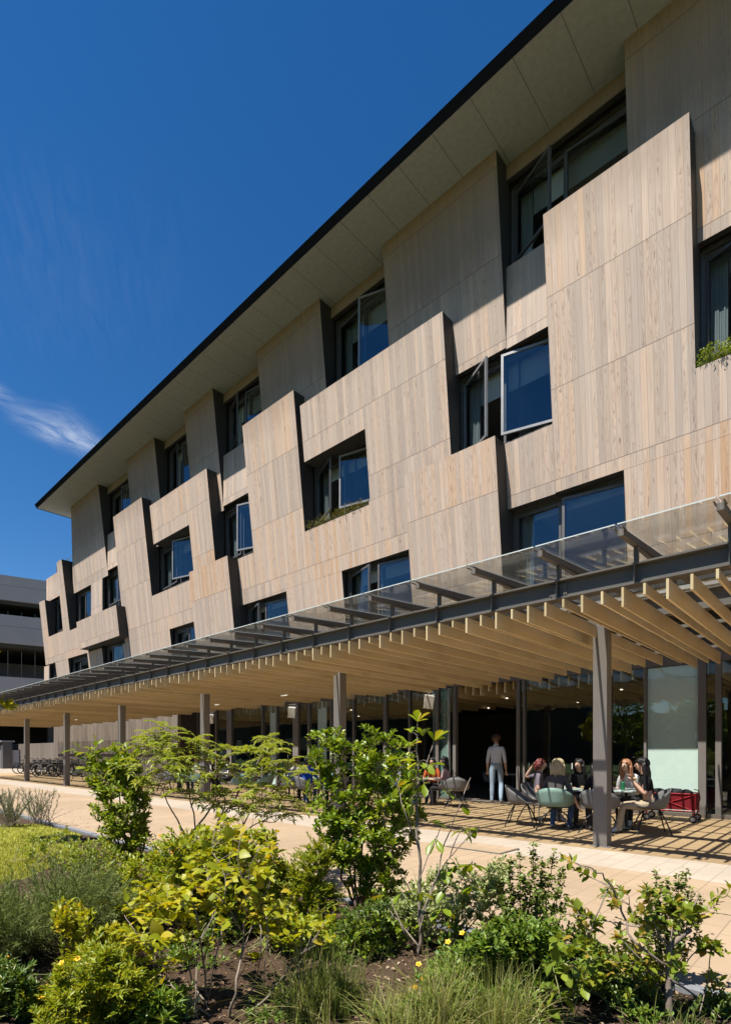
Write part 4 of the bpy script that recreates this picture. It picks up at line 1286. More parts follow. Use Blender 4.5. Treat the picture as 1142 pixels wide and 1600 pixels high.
def make_bike(paint):
    r = empty('bicycle', (0, 0, 0))
    for x in (-.50, .50):
        b = MB(); ring(b, (x, 0, .33), .315, .020); wl = b.build('wheel', M_tyre, r)
        g = MB(); ring(g, (x, 0, .33), .288, .010)
        for k in range(14):
            a = 2 * math.pi * k / 14; g.tube([(x, .02 * (-1) ** k, .33), (x + .285 * math.cos(a), 0, .33 + .285 * math.sin(a))], .0022, 3, 0, False)
        g.tube([(x, -.04, .33), (x, .04, .33)], .022, 8); g.build('rim', M_leg, wl)
        f = MB()
        pts = [(x + .36 * math.cos(a), 0, .33 + .36 * math.sin(a)) for a in [R(20 + 14 * q) for q in range(12)]]
        f.tube(pts, .022, 4, 0, False); f.build('mudguard', paint, wl)
    b = MB(); bb, st, hd, ra, fa = (-.06, 0, .30), (-.20, 0, .72), (.34, 0, .78), (-.50, 0, .33), (.50, 0, .33)
    for p, q in ((bb, st), (bb, (.37, 0, .68)), (st, (.35, 0, .74))): b.tube([p, q], .017, 7)
    for s_ in (-.05, .05): b.tube([(bb[0], s_ * .4, bb[2]), (ra[0], s_, ra[2])], .010, 6); b.tube([(st[0], s_ * .3, st[2] - .05), (ra[0], s_, ra[2])], .009, 6); b.tube([(.385, s_ * .8, .62), (fa[0], s_, fa[2])], .012, 6)
    b.tube([(.40, 0, .58), hd, (.33, 0, .90)], .018, 8)
    b.build('frame', paint, r)
    b = MB(); b.tube([(.20, -.28, .98), (.32, -.20, .97), (.36, 0, .93), (.32, .20, .97), (.20, .28, .98)], .012, 6); b.build('handlebar', M_leg, r)
    b = MB(); b.tube([(-.19, 0, .70), (-.23, 0, .84)], .013, 6); b.ellipsoid((-.25, 0, .87), (.14, .085, .035), 10, 6); b.build('saddle', M_leg, r, True)
    b = MB(); b.tube([(-.06, -.07, .30), (-.06, .07, .30)], .055, 12); b.tube([(-.06, .07, .30), (.04, .075, .17)], .009, 5); b.tube([(-.06, -.07, .30), (-.16, -.075, .43)], .009, 5); b.build('crank', M_alu, r)
    b = MB()
    for z in (.66, .78, .90): b.tube([(.42, -.16, z), (.42, .16, z), (.66, .15, z), (.66, -.15, z), (.42, -.16, z)], .006, 4, 0, False)
    for q in range(7): b.tube([(.42 + .04 * q, -.155, .66), (.42 + .04 * q, -.155, .90)], .004, 3, 0, False); b.tube([(.42 + .04 * q, .155, .66), (.42 + .04 * q, .155, .90)], .004, 3, 0, False)
    b.build('basket', M_leg, r)
    return r


BK = make_bike(M_bikeb); BS = make_bike(M_bikes)
for i in range(11):
    o = BK if i == 0 else copy_tree(BK)
    o.location = (-39.4 + i * 0.76, 10.75 + (i % 3) * .12, 0); o.rotation_euler = (R(3 * ((i % 3) - 1)), 0, R(58 + 6 * ((i * 7) % 5)))
    tag(o, 'black city bicycle in the tight row along the board wall', 'bicycle', 'bicycles parked along the board wall')
BS.location = (-33.6, 10.0, 0); BS.rotation_euler = (0, 0, R(28))
tag(BS, 'silver framed bicycle parked in front of the row of black ones', 'bicycle', 'bicycles parked along the board wall')
chair('teal', -26.9, 9.4, 250, 'sage green shell armchair standing alone near the bicycles')
# service cover in the paving
b = MB(); b.box(-.42, .42, -.26, .26, .002, .012); o = b.build('service_cover', plain('cover_steel', (0.14, 0.13, 0.12), .6, .3)); o.location = (-3.9, 6.55, 0)
b2 = MB(); b2.box(-.40, .40, -.24, .24, .012, .015); b2.build('lid', M_tan, o)
tag(o, 'rectangular steel framed cover set flush in the paving', 'cover')
# ------------------------------------------------------------------ plants
PR = np.random.default_rng(21)
DENS, LSZ = 1.75, 1.14


def leaf_tpl(kind):
    """unit leaf along +Y, width along X, upper side +Z"""
    if kind == 'oval': prof = [(0, .06), (.22, .62), (.5, 1), (.78, .72), (1, .02)]
    elif kind == 'obov': prof = [(0, .05), (.3, .45), (.65, 1), (.88, .75), (1, .06)]
    elif kind == 'broad': prof = [(0, .35), (.18, .95), (.42, 1), (.72, .62), (1, .03)]
    elif kind == 'lance': prof = [(0, .1), (.35, 1), (1, .03)]
    elif kind == 'small': prof = [(0, .15), (.45, 1), (1, .06)]
    elif kind == 'needle': prof = [(0, .8), (.6, 1), (1, .1)]
    V = []; F = []
    fold = {'oval': .22, 'obov': .20, 'broad': .16, 'lance': .3, 'small': .25, 'needle': 0}[kind]
    curl = {'oval': .16, 'obov': .18, 'broad': .22, 'lance': .2, 'small': .1, 'needle': 0.05}[kind]
    if kind == 'needle':
        for y, w_ in prof: V += [(-.5 * w_, y, -curl * y * y), (.5 * w_, y, -curl * y * y)]
        for i in range(len(prof) - 1): F.append((2 * i, 2 * i + 1, 2 * i + 3, 2 * i + 2))
    else:
        for y, w_ in prof:
            z = -curl * y * y
            V += [(-.5 * w_, y, z + fold * .5 * w_), (0, y, z), (.5 * w_, y, z + fold * .5 * w_)]
        for i in range(len(prof) - 1):
            a = 3 * i; F += [(a, a + 1, a + 4, a + 3), (a + 1, a + 2, a + 5, a + 4)]
    return np.array(V, float), np.array(F, int)


TPL = {k: leaf_tpl(k) for k in ('oval', 'obov', 'broad', 'lance', 'small', 'needle')}


def mesh_np(name, V, F, mat, parent=None, smooth=True):
    """V (n,3), F (m,4)"""
    me = bpy.data.meshes.new(name)
    me.vertices.add(len(V)); me.vertices.foreach_set('co', np.ascontiguousarray(V, dtype=np.float32).ravel())
    m = len(F); me.loops.add(m * 4); me.loops.foreach_set('vertex_index', np.ascontiguousarray(F, dtype=np.int32).ravel())
    me.polygons.add(m); me.polygons.foreach_set('loop_start', np.arange(0, m * 4, 4, dtype=np.int32))
    me.polygons.foreach_set('use_smooth', np.full(m, smooth))
    me.materials.append(mat); me.update(calc_edges=True)
    o = bpy.data.objects.new(name, me); COL.objects.link(o)
    if parent is not None: o.parent = parent
    return o


def unit(a): return a / (np.linalg.norm(a, axis=-1, keepdims=True) + 1e-9)


def leaves(pos, dr, up, ln, wd, kind):
    Vt, Ft = TPL[kind]
    y = unit(dr); z = unit(up - (up * y).sum(1, keepdims=True) * y); x = np.cross(y, z)
    n = len(pos)
    V = pos[:, None, :] + Vt[None, :, 1, None] * (y * ln[:, None])[:, None, :] + Vt[None, :, 0, None] * (x * (ln * wd)[:, None])[:, None, :] \
        + Vt[None, :, 2, None] * (z * ln[:, None])[:, None, :]
    F = Ft[None] + (np.arange(n) * len(Vt))[:, None, None]
    return V.reshape(-1, 3), F.reshape(-1, 4)


def bez(a, b, sag, n, rnd=0.02):
    """curved polyline a->b rising first, with wiggle"""
    a = np.array(a, float); b = np.array(b, float); L = np.linalg.norm(b - a)
    c = (a + b) / 2 + np.array([0, 0, sag * L]) + PR.normal(0, rnd * L, 3)
    t = np.linspace(0, 1, n)[:, None]
    p = (1 - t) ** 2 * a + 2 * t * (1 - t) * c + t * t * b
    w_ = PR.normal(0, rnd * L * .3, (n, 3)); w_[0] = 0; w_[-1] = 0
    return p + w_


class Plant:
    def __init__(s, name, px, py, label, cat='plant', group=None, base=None):
        p = gpos(px, py) if base is None else Vector(base)
        z = soil_h(p.x, p.y) if -9 < p.x < 3.5 and -1.2 < p.y < 3.32 else 0.0
        s.d = FWD.dot(Vector((p.x, p.y, 0)))
        s.root = empty(name, (p.x, p.y, z - 0.02), 0, label, cat, group)
        s.org = np.array(s.root.location); s.st = MB(); s.nodes = []; s.LV = []; s.LF = []; s.nv = 0
        s.F = np.array(FWD); s.Rt = np.array(RGT)

    def P(s, px, py, dd=0.0):
        """local point the photo shows at px,py, dd metres further than the plant's base"""
        d = s.d + dd
        return s.F * d + s.Rt * ((px - 571) / 850 * d) + np.array([0, 0, EYE - (py - 1177) / 850 * d]) - s.org

    def line(s, pts, r0, r1, n=6):
        pts = [np.array(p, float) for p in pts]
        # smooth by subdividing with Catmull-Rom
        Q = []
        for i in range(len(pts) - 1):
            p0 = pts[max(0, i - 1)]; p1 = pts[i]; p2 = pts[i + 1]; p3 = pts[min(len(pts) - 1, i + 2)]
            for k in range(4):
                t = k / 4
                Q.append(.5 * (2 * p1 + (p2 - p0) * t + (2 * p0 - 5 * p1 + 4 * p2 - p3) * t * t + (3 * p1 - p0 - 3 * p2 + p3) * t ** 3))
        Q.append(pts[-1]); Q = np.array(Q)
        L = np.linalg.norm(Q[-1] - Q[0]); Q[1:-1] += PR.normal(0, L * .006, (len(Q) - 2, 3))
        rr = np.linspace(r0, r1, len(Q))
        s.st.tube(Q, list(rr), n)
        s.nodes += [(q, r) for q, r in zip(Q, rr)]
        return Q

    def dense(s, step, zmin):
        out = []
        for (a, r), (b, r2) in zip(s.nodes[:-1], s.nodes[1:]):
            L = np.linalg.norm(b - a)
            if L > .3 or r2 > r: continue
            for k in range(max(1, int(L / step))):
                q = a + (b - a) * PR.uniform(0, 1)
                if q[2] > zmin: out.append((q, r))
        return out

    def near(s, p, low=True):
        A = np.array([n_[0] for n_ in s.nodes]); d = np.linalg.norm(A - p, axis=1)
        if low: d = d + np.where(A[:, 2] > p[2] - .02, .35, 0)
        j = int(d.argmin()); return A[j], s.nodes[j][1]

    def add(s, pos, dr, up, ln, wd, kind):
        V, F = leaves(np.array(pos), np.array(dr), np.array(up), np.array(ln), wd, kind)
        s.LV.append(V); s.LF.append(F + s.nv); s.nv += len(V)

    def env(s, boxes, n, depth=None, skin=0.55):
        """points inside ellipsoids given as photo boxes at the plant's own distance"""
        n = int(n * (DENS if n > 60 else 1.2))
        out = []; vol = np.array([(b[2] - b[0]) * (b[3] - b[1]) for b in boxes], float); vol /= vol.sum()
        k = PR.choice(len(boxes), n, p=vol)
        for i in k:
            x0, y0, x1, y1 = boxes[i][:4]; dd = boxes[i][4] if len(boxes[i]) > 4 else 0
            for _ in range(6):
                u = PR.normal(0, 1, 3); u /= np.linalg.norm(u); u *= PR.uniform(skin ** 3, 1) ** (1 / 3)
                if noise.noise(Vector(u * 2.3) + Vector((x0 * .37, y0 * .21, 3.0))) > -.10: break
            if PR.uniform() < .13: u *= PR.uniform(1.1, 1.42); u[2] = abs(u[2]) if PR.uniform() < .6 else u[2]
            rd = ((x1 - x0) * .5 / 850 * s.d) if depth is None else depth
            rd = min(rd, .55)
            out.append(s.P((x0 + x1) / 2 + u[0] * (x1 - x0) / 2, (y0 + y1) / 2 - u[2] * (y1 - y0) / 2, dd + u[1] * rd))
        return out

    def limbs(s, tips, r0, r1, base_spread=.04, sag=.08, n=7):
        for t in tips:
            b0 = np.array([PR.normal(0, base_spread), PR.normal(0, base_spread), 0])
            Q = bez(b0, t, sag, n, .05); s.st.tube(Q, list(np.linspace(r0, r1, n)), 6)
            s.nodes += [(q, r) for q, r in zip(Q[1:], np.linspace(r0, r1, n)[1:])]

    def branches(s, tips, rmax=.006, sag=.10, n=5, prune=None):
        for t in sorted(tips, key=lambda q: q[2]):
            a, r = s.near(t); Q = bez(a, t, sag, n, .06); r0 = min(r * .8, rmax)
            rr = list(np.linspace(r0, r0 * .45, n)); s.st.tube(Q, rr, 5)
            s.nodes += [(q, x) for q, x in zip(Q[1:], rr[1:])]

    def sprays(s, tips, ln, wd, kind, per=12, twig=.0022, droop=.0, out=.75, upb=.35, start=.25, sag=.06, jit=.35, maxlen=None, flat=0.0):
        """leafy shoot from the wood to every tip; leaves set spirally along it"""
        ctr = np.mean(tips, axis=0)
        for t in tips:
            a, r = s.near(t)
            if maxlen and np.linalg.norm(t - a) > maxlen:
                a0 = a; a = t + (a - t) / np.linalg.norm(t - a) * maxlen
                s.st.tube(bez(a0, a, sag * .5, 4, .05), list(np.linspace(min(twig * 1.2, r), twig, 4)), 4, 0, False)
            n = 5; Q = bez(a, t, sag, n, .05)
            s.st.tube(Q, list(np.linspace(min(twig, r), twig * .5, n)), 4, 0, False)
            m = max(3, int(per * PR.uniform(.7, 1.3)))
            u = np.linspace(start, 1, m) * (n - 1); i0 = np.minimum(u.astype(int), n - 2); fr = (u - i0)[:, None]
            pos = Q[i0] * (1 - fr) + Q[i0 + 1] * fr
            tg = unit(Q[i0 + 1] - Q[i0]); ref = np.where(np.abs(tg[:, 2:3]) > .9, np.array([[1., 0, 0]]), np.array([[0, 0, 1.]]))
            e1 = unit(np.cross(tg, ref)); e2 = np.cross(tg, e1)
            ph = np.arange(m) * 2.39996 + PR.uniform(0, 6.28)
            rad = e1 * np.cos(ph)[:, None] + e2 * np.sin(ph)[:, None]
            taper = np.linspace(out, out * .45, m)[:, None]
            d = tg * (1 - taper) + rad * taper + np.array([0, 0, upb - droop]) + PR.normal(0, jit * .5, (m, 3))
            if flat: d[:, 2] *= (1 - flat)
            up = np.array([0, 0, 1.]) + rad * (-.25) + PR.normal(0, jit, (m, 3))
            L = LSZ * PR.uniform(ln[0], ln[1], m) * np.linspace(1.08, .72, m)
            s.add(pos, d, up, L, wd, kind)

    def pinnate(s, tips, length, ln, wd, pairs=7):
        """compound leaves: leaflets in pairs along a rachis"""
        for t in tips:
            a, r = s.near(t); s.st.tube(bez(a, t, .05, 4, .05), [.003, .0025, .002, .0015], 4, 0, False)
            for q in range(PR.integers(5, 8)):
                az = PR.uniform(0, 6.28); el = PR.uniform(-.25, .75)
                d0 = np.array([math.cos(az) * math.cos(el), math.sin(az) * math.cos(el), math.sin(el)])
                L = length * PR.uniform(.7, 1.15); u = np.linspace(0, 1, pairs + 1)
                Q = t + d0 * L * u[:, None] + np.array([0, 0, -.30 * L]) * (u ** 2)[:, None]
                s.st.tube(Q, .0011, 3, 0, False)
                sd = unit(np.cross(d0, [0, 0, 1.]))
                for sg in (-1, 1):
                    pos = Q[1:]; dd = np.tile(sd * sg, (pairs, 1)) + d0 * .45 + PR.normal(0, .12, (pairs, 3))
                    s.add(pos, dd, np.tile([0, 0, 1.], (pairs, 1)) + PR.normal(0, .2, (pairs, 3)), PR.uniform(ln[0], ln[1], pairs), wd, 'lance')
                s.add(Q[-1:], (Q[-1:] - Q[-2:-1]), np.array([[0, 0, 1.]]), np.array([ln[1]]), wd, 'lance')

    def done(s, bark, leaf, nm='foliage', flowers=None, fmat=None, fr=.014):
        s.st.build('stems', bark, s.root, True)
        if s.LV: mesh_np(nm, np.concatenate(s.LV), np.concatenate(s.LF), leaf, s.root)
        if flowers is not None:
            for p in flowers:
                b = MB(); n_ = unit(PR.normal(0, .4, 3) + np.array([0, -.3, 1.])); x = unit(np.cross(n_, [1., 0.1, 0])); y = np.cross(n_, x)
                for k in range(5):
                    a = k * 1.2566; c = x * math.cos(a) + y * math.sin(a); q = -x * math.sin(a) + y * math.cos(a)
                    b.face([p, p + c * fr * .6 + q * fr * .45 + n_ * .004, p + c * fr * 1.1 + n_ * .006, p + c * fr * .6 - q * fr * .45 + n_ * .004])
                b.ellipsoid(p + n_ * .006, (fr * .28,) * 3, 6, 4)
                b.build('flower', fmat, s.root)
        return s.root


L_glossy = leafmat('glossy_green_leaf', (0.095, 0.165, 0.010), (0.245, 0.325, 0.022), (0.38, 0.40, 0.035), .32, .36, .5)
L_mid = leafmat('mid_green_leaf', (0.11, 0.175, 0.014), (0.245, 0.315, 0.026), (0.36, 0.35, 0.035), .34)
L_feather = leafmat('feathery_leaf', (0.16, 0.215, 0.022), (0.27, 0.31, 0.040), (0.34, 0.33, 0.06), .40)
L_yellow = leafmat('yellow_green_leaf', (0.205, 0.245, 0.010), (0.40, 0.385, 0.016), (0.48, 0.34, 0.03), .42, .45)
L_lime = leafmat('lime_leaf', (0.165, 0.225, 0.012), (0.315, 0.345, 0.022), (0.42, 0.34, 0.03), .40)
L_sap = leafmat('sapling_leaf', (0.13, 0.20, 0.012), (0.26, 0.32, 0.020), (0.40, 0.28, 0.03), .42, .36)
L_gray = leafmat('grey_green_needle', (0.105, 0.150, 0.035), (0.205, 0.250, 0.070), None, .20, .6, .2)
L_lav = leafmat('silver_lavender', (0.15, 0.17, 0.12), (0.27, 0.28, 0.20), None, .15, .7, .2)
L_var = leafmat('variegated_leaf', (0.24, 0.30, 0.10), (0.43, 0.47, 0.22), (0.52, 0.53, 0.33), .30)
L_box = leafmat('small_round_leaf', (0.055, 0.10, 0.014), (0.15, 0.20, 0.024), (0.26, 0.25, 0.04), .25, .4, .4)
L_rose = leafmat('rose_leaf', (0.10, 0.155, 0.014), (0.24, 0.28, 0.026), (0.40, 0.22, 0.04), .36, .4)
L_hyp = leafmat('hypericum_leaf', (0.065, 0.130, 0.014), (0.16, 0.235, 0.022), (0.25, 0.28, 0.03), .30)
L_dk = leafmat('dark_low_leaf', (0.040, 0.085, 0.010), (0.11, 0.17, 0.018), (0.19, 0.21, 0.02), .25)
L_olive = leafmat('olive_sill_leaf', (0.07, 0.075, 0.012), (0.17, 0.15, 0.025), (0.24, 0.16, 0.03), .3)
M_yel = plain('yellow_petal', (0.68, 0.36, 0.008), 0.6)

# 1 big glossy shrub in the middle
p = Plant('glossy_shrub', 560, 1424, 'tall dense shrub with glossy green leaves on several dark trunks', 'shrub')
E_ = [(478, 1142, 556, 1215), (550, 1140, 640, 1240), (486, 1190, 575, 1330), (560, 1190, 668, 1330), (500, 1270, 640, 1370), (505, 1305, 560, 1360), (540, 1330, 635, 1420)]
for tx, ty, dd in ((492, 1190, -.1), (530, 1165, .1), (575, 1180, 0), (615, 1170, -.1), (640, 1240, .15), (600, 1290, -.2), (520, 1270, .1), (655, 1300, 0)):
    p.line([p.P(560 + PR.normal(0, 6), 1420, PR.normal(0, .04)), p.P(560 + (tx - 560) * .22 + PR.normal(0, 5), 1375, dd * .3), p.P(560 + (tx - 560) * .62, 1377 + (ty - 1377) * .48, dd * .7), p.P(tx, ty, dd)], .013, .004)
p.branches(p.env(E_, 70), .005)
p.sprays(p.env(E_, 430, None, .35), (.038, .062), .46, 'obov', 13, .0022, 0, .75, .30, .15, maxlen=.16)
p.sprays([p.P(x, y, d_) for x, y, d_ in ((487, 1150, 0), (528, 1140, .05), (567, 1137, -.1), (603, 1150, .05), (640, 1166, .1), (480, 1225, 0), (485, 1260, .1), (655, 1250, 0))], (.045, .065), .46, 'obov', 16, maxlen=.15)
p.done(M_barkd, L_glossy)

# 2 leafy shrub further left
p = Plant('leafy_shrub', 200, 1352, 'upright leafy shrub standing between lawn and path, dark stems', 'shrub')
E_ = [(130, 1168, 215, 1240), (138, 1210, 240, 1300), (150, 1270, 245, 1350), (170, 1180, 225, 1230)]
for tx, ty, dd in ((150, 1180, 0), (185, 1172, .1), (215, 1195, -.1), (160, 1250, .2), (225, 1265, 0), (195, 1300, -.2), (236, 1260, .1)):
    p.line([p.P(200 + PR.normal(0, 6), 1350), p.P(200 + (tx - 200) * .4, 1310, dd * .4), p.P(tx, ty, dd)], .016, .004)
p.branches(p.env(E_, 40), .006)
p.sprays(p.env(E_, 300, None, .3), (.045, .075), .48, 'oval', 10, maxlen=.2)
p.sprays([p.P(112, 1172), p.P(150, 1162), p.P(196, 1166), p.P(128, 1180), p.P(216, 1178)], (.11, .15), .42, 'obov', 7, droop=.3, maxlen=.3)
p.done(M_barkd, L_mid)

# 3 feathery shrub with compound leaves
p = Plant('feathery_shrub', 318, 1392, 'open shrub with feathery compound leaves on crooked grey branches', 'shrub')
for pts in ([(318, 1390), (292, 1310), (262, 1255), (246, 1215)], [(318, 1390), (305, 1290), (290, 1220), (272, 1160)], [(318, 1390), (335, 1300), (352, 1250), (330, 1190)],
            [(335, 1300), (375, 1235), (418, 1170)], [(318, 1390), (360, 1330), (400, 1255), (432, 1210)], [(400, 1255), (446, 1215), (450, 1180)], [(292, 1310), (340, 1240), (310, 1170)], [(345, 1350), (395, 1290), (430, 1285)]):
    p.line([p.P(x, y, .25 * math.sin(x * .7 + y)) for x, y in pts], .011, .003)
tips = [p.P(x + PR.normal(0, 6), y + PR.normal(0, 5), PR.normal(0, .22)) for x, y in
        ((222, 1160), (240, 1150), (262, 1138), (283, 1150), (300, 1160), (255, 1172), (278, 1180), (230, 1190), (310, 1185), (330, 1175), (268, 1205), (246, 1228), (292, 1232), (225, 1215), (318, 1215),
         (345, 1165), (357, 1200), (385, 1178), (420, 1162), (425, 1150), (436, 1178), (400, 1205), (385, 1230), (365, 1240), (412, 1235), (440, 1250), (455, 1262), (428, 1268), (350, 1258), (395, 1270), (380, 1262), (372, 1290), (300, 1205), (338, 1235), (250, 1190),
         (445, 1215), (458, 1192), (468, 1205), (236, 1172), (262, 1158), (286, 1168), (270, 1192), (252, 1210), (414, 1180), (405, 1250), (420, 1215), (434, 1240), (446, 1275), (390, 1250))]
p.pinnate(tips, .20, (.046, .068), .36, 8)
p.done(M_bark, L_feather)

# 4 young sapling
p = Plant('young_sapling', 652, 1508, 'slender sapling with a straight grey trunk and few large leaves', 'tree')
trunk = p.line([p.P(655, 1506), p.P(656, 1420), p.P(652, 1320), p.P(653, 1240), p.P(652, 1150)], .013, .004, 8)
for pts, r_ in (([(655, 1460), (676, 1385), (702, 1340), (722, 1290)], .006), ([(656, 1440), (690, 1340), (716, 1262), (735, 1215)], .005), ([(654, 1380), (672, 1330), (690, 1290)], .004), ([(655, 1480), (615, 1430), (592, 1395)], .006), ([(655, 1490), (628, 1450), (610, 1402)], .005),
                ([(655, 1470), (700, 1425), (724, 1370), (738, 1345)], .006), ([(653, 1320), (632, 1270), (620, 1215)], .005), ([(652, 1240), (664, 1200), (676, 1165)], .004), ([(655, 1420), (628, 1370), (610, 1330)], .004), ([(702, 1340), (730, 1310), (748, 1290)], .003)):
    p.line([p.P(x, y, .12 * math.sin(x + y)) for x, y in pts], r_, .002, 6)
sp = [(652, 1128, 5), (642, 1145, 3), (660, 1150, 4), (678, 1158, 5), (640, 1165, 4), (655, 1190, 5), (668, 1195, 3), (630, 1185, 2), (662, 1225, 3), (648, 1220, 4), (640, 1250, 1), (690, 1235, 2), (668, 1285, 2), (723, 1295, 3), (680, 1310, 2), (688, 1360, 4), (712, 1352, 4), (735, 1350, 5),
      (700, 1385, 3), (738, 1385, 3), (655, 1395, 3), (628, 1395, 3), (612, 1340, 2), (596, 1398, 2), (606, 1440, 2), (640, 1448, 2), (676, 1440, 2), (732, 1295, 1), (748, 1292, 2), (722, 1260, 1), (690, 1420, 3), (620, 1230, 2)]
for x, y, k in sp:
    t = p.P(x, y, PR.normal(0, .06)); a, r = p.near(t, False)
    p.st.tube([a, (a + t) / 2 + np.array([0, 0, .01]), t], [.002, .0016, .0012], 4, 0, False)
    az = PR.uniform(0, 6.28, k) + np.arange(k) * 2.4
    high = y < 1175
    d = np.stack([np.cos(az), np.sin(az), np.full(k, .9 if high else -.25) + PR.normal(0, .35, k)], 1)
    p.add(np.tile(t, (k, 1)), d, np.tile([0, 0, 1.], (k, 1)) + PR.normal(0, .25, (k, 3)), PR.uniform(.085, .135, k) * (.8 if high else 1), .42, 'obov')
p.done(M_bark, L_sap)

# 5 box-like upright spires right of the middle
p = Plant('spiry_shrub', 815, 1500, 'shrub with narrow upright spires of tiny round leaves', 'shrub')
sp = [(795, 1345), (812, 1335), (833, 1322), (846, 1350), (866, 1330), (880, 1352), (820, 1365), (852, 1372), (782, 1378), (870, 1390), (800, 1390), (838, 1395), (790, 1420), (860, 1425), (885, 1400)]
for x, y in sp:
    p.line([p.P(815 + PR.normal(0, 14), 1500, PR.normal(0, .08)), p.P((x * .7 + 815 * .3), y * .45 + 1500 * .55, PR.normal(0, .1)), p.P(x, y, PR.normal(0, .1))], .005, .0015, 5)
for (q, r) in p.dense(.018, .12):
    m = 11; a = PR.uniform(0, 6.28, m)
    d = np.stack([np.cos(a), np.sin(a), PR.uniform(.1, .9, m)], 1)
    p.add(q + PR.normal(0, .012, (m, 3)), d, np.tile([0, 0, 1.], (m, 1)) + PR.normal(0, .4, (m, 3)), PR.uniform(.018, .029, m), .72, 'oval')
p.done(M_barkd, L_box)

# 6 grey green leafy mass in front of it
p = Plant('bushy_herb', 800, 1555, 'rounded bushy herb with small green leaves and yellow blooms', 'plant')
E_ = [(730, 1430, 830, 1530), (790, 1430, 880, 1540), (690, 1470, 780, 1545), (840, 1470, 890, 1550), (650, 1495, 720, 1560)]
p.limbs(p.env(E_, 26, .3), .004, .002, .12)
p.sprays(p.env(E_, 520, .3, .3), (.026, .042), .40, 'oval', 14, .0015, 0, .75, .25, .1, maxlen=.14)
fl = [p.P(x, y, -.16) for x, y in ((700, 1472), (686, 1482), (702, 1450), (654, 1507), (660, 1530), (648, 1542), (688, 1552), (722, 1458), (776, 1568), (668, 1556))]
p.done(M_stemg, L_hyp, 'foliage', fl, M_yel, .016)

# 7 rose on the right
p = Plant('rose_bush', 1045, 1602, 'rose bush with long arching bare canes and reddish young leaves', 'shrub')
p.line([p.P(1045, 1600), p.P(1044, 1520), p.P(1046, 1478)], .017, .014, 8)
p.line([p.P(1046, 1480), p.P(1060, 1466), p.P(1078, 1452)], .013, .012, 8)
for pts, r_ in (([(1044, 1510), (990, 1470), (968, 1412), (945, 1372), (920, 1355), (898, 1348)], .007), ([(1045, 1475), (1000, 1450), (940, 1438), (880, 1428)], .006), ([(1044, 1530), (1005, 1505), (975, 1470)], .005), ([(955, 1378), (935, 1420), (918, 1465), (898, 1480)], .004),
                ([(1046, 1530), (1090, 1560), (1125, 1590)], .006), ([(1046, 1480), (1050, 1440), (1052, 1400)], .005), ([(1050, 1450), (1080, 1420), (1092, 1395)], .004), ([(1044, 1540), (1075, 1500), (1088, 1484)], .004), ([(1090, 1590), (1105, 1530), (1110, 1480)], .003), ([(1000, 1448), (985, 1420), (982, 1400)], .003), ([(1040, 1480), (1020, 1440), (1015, 1410)], .004)):
    p.line([p.P(x, y, .07 * math.sin(x * .9 + y * .5)) for x, y in pts], r_, .0022, 6)
tips = [p.P(x + PR.normal(0, 4), y + PR.normal(0, 4), PR.normal(0, .08)) for x, y in
        ((1010, 1400), (1000, 1420), (1025, 1415), (985, 1430), (1040, 1410), (1060, 1402), (1075, 1415), (1018, 1440), (1000, 1455), (990, 1475), (975, 1480), (1030, 1440), (985, 1500), (970, 1452), (960, 1475), (1000, 1510), (1015, 1525), (1060, 1420), (1080, 1430),
         (940, 1480), (955, 1500), (950, 1382), (942, 1395), (957, 1410), (905, 1425), (890, 1405), (898, 1352), (912, 1442), (935, 1450), (1005, 1385), (1055, 1500), (1065, 1520), (1030, 1500), (1088, 1470), (1100, 1480), (1120, 1475), (1135, 1530), (1110, 1525), (1128, 1545), (880, 1345), (930, 1470), (925, 1490))]
p.sprays(tips, (.034, .054), .60, 'oval', 12, .0018, .05, .8, .2, .2, maxlen=.10)
p.sprays([t + PR.normal(0, .035, 3) for t in tips[:36]], (.026, .044), .60, 'oval', 9, .0015, .05, .8, .2, .2, maxlen=.10)
p.sprays([p.P(x, y, -.05) for x, y in ((1072, 1425), (1082, 1440), (1088, 1425))], (.06, .085), .52, 'obov', 9, maxlen=.08)
p.done(M_bark, L_rose)
# dark spires behind it
p = Plant('box_shrub', 1035, 1545, 'dark little-leaved shrub with stiff spires behind the rose canes', 'shrub')
sp = [(1025, 1362), (1042, 1375), (1030, 1385), (1060, 1368), (1072, 1362), (1080, 1388), (1052, 1398), (1018, 1400), (1000, 1410), (1065, 1420), (1095, 1400), (1040, 1420), (1010, 1440), (1055, 1460)]
for x, y in sp:
    p.line([p.P(1035 + PR.normal(0, 10), 1545, PR.normal(0, .05)), p.P(x * .75 + 1035 * .25, y * .5 + 1545 * .5, PR.normal(0, .06)), p.P(x, y, PR.normal(0, .06))], .004, .0012, 5)
for (q, r) in p.dense(.014, .2):
    m = 10; a = PR.uniform(0, 6.28, m); d = np.stack([np.cos(a), np.sin(a), PR.uniform(.1, .9, m)], 1)
    p.add(q + PR.normal(0, .009, (m, 3)), d, np.tile([0, 0, 1.], (m, 1)) + PR.normal(0, .4, (m, 3)), PR.uniform(.014, .024, m), .72, 'oval')
p.done(M_barkd, L_box)
# sprig reaching in at the right, from a plant standing just outside
p = Plant('arching_sprig', 1200, 1560, 'light green sprig arching in over the pale paving', 'plant')
p.line([p.P(1200, 1560), p.P(1180, 1450), p.P(1150, 1408), p.P(1122, 1402), p.P(1100, 1428)], .004, .0012)
p.sprays([p.P(x, y) for x, y in ((1140, 1386), (1128, 1398), (1112, 1405), (1104, 1425), (1150, 1392), (1120, 1412), (1165, 1420))], (.035, .055), .42, 'obov', 6, maxlen=.07)
p.done(M_stemg, L_lime)

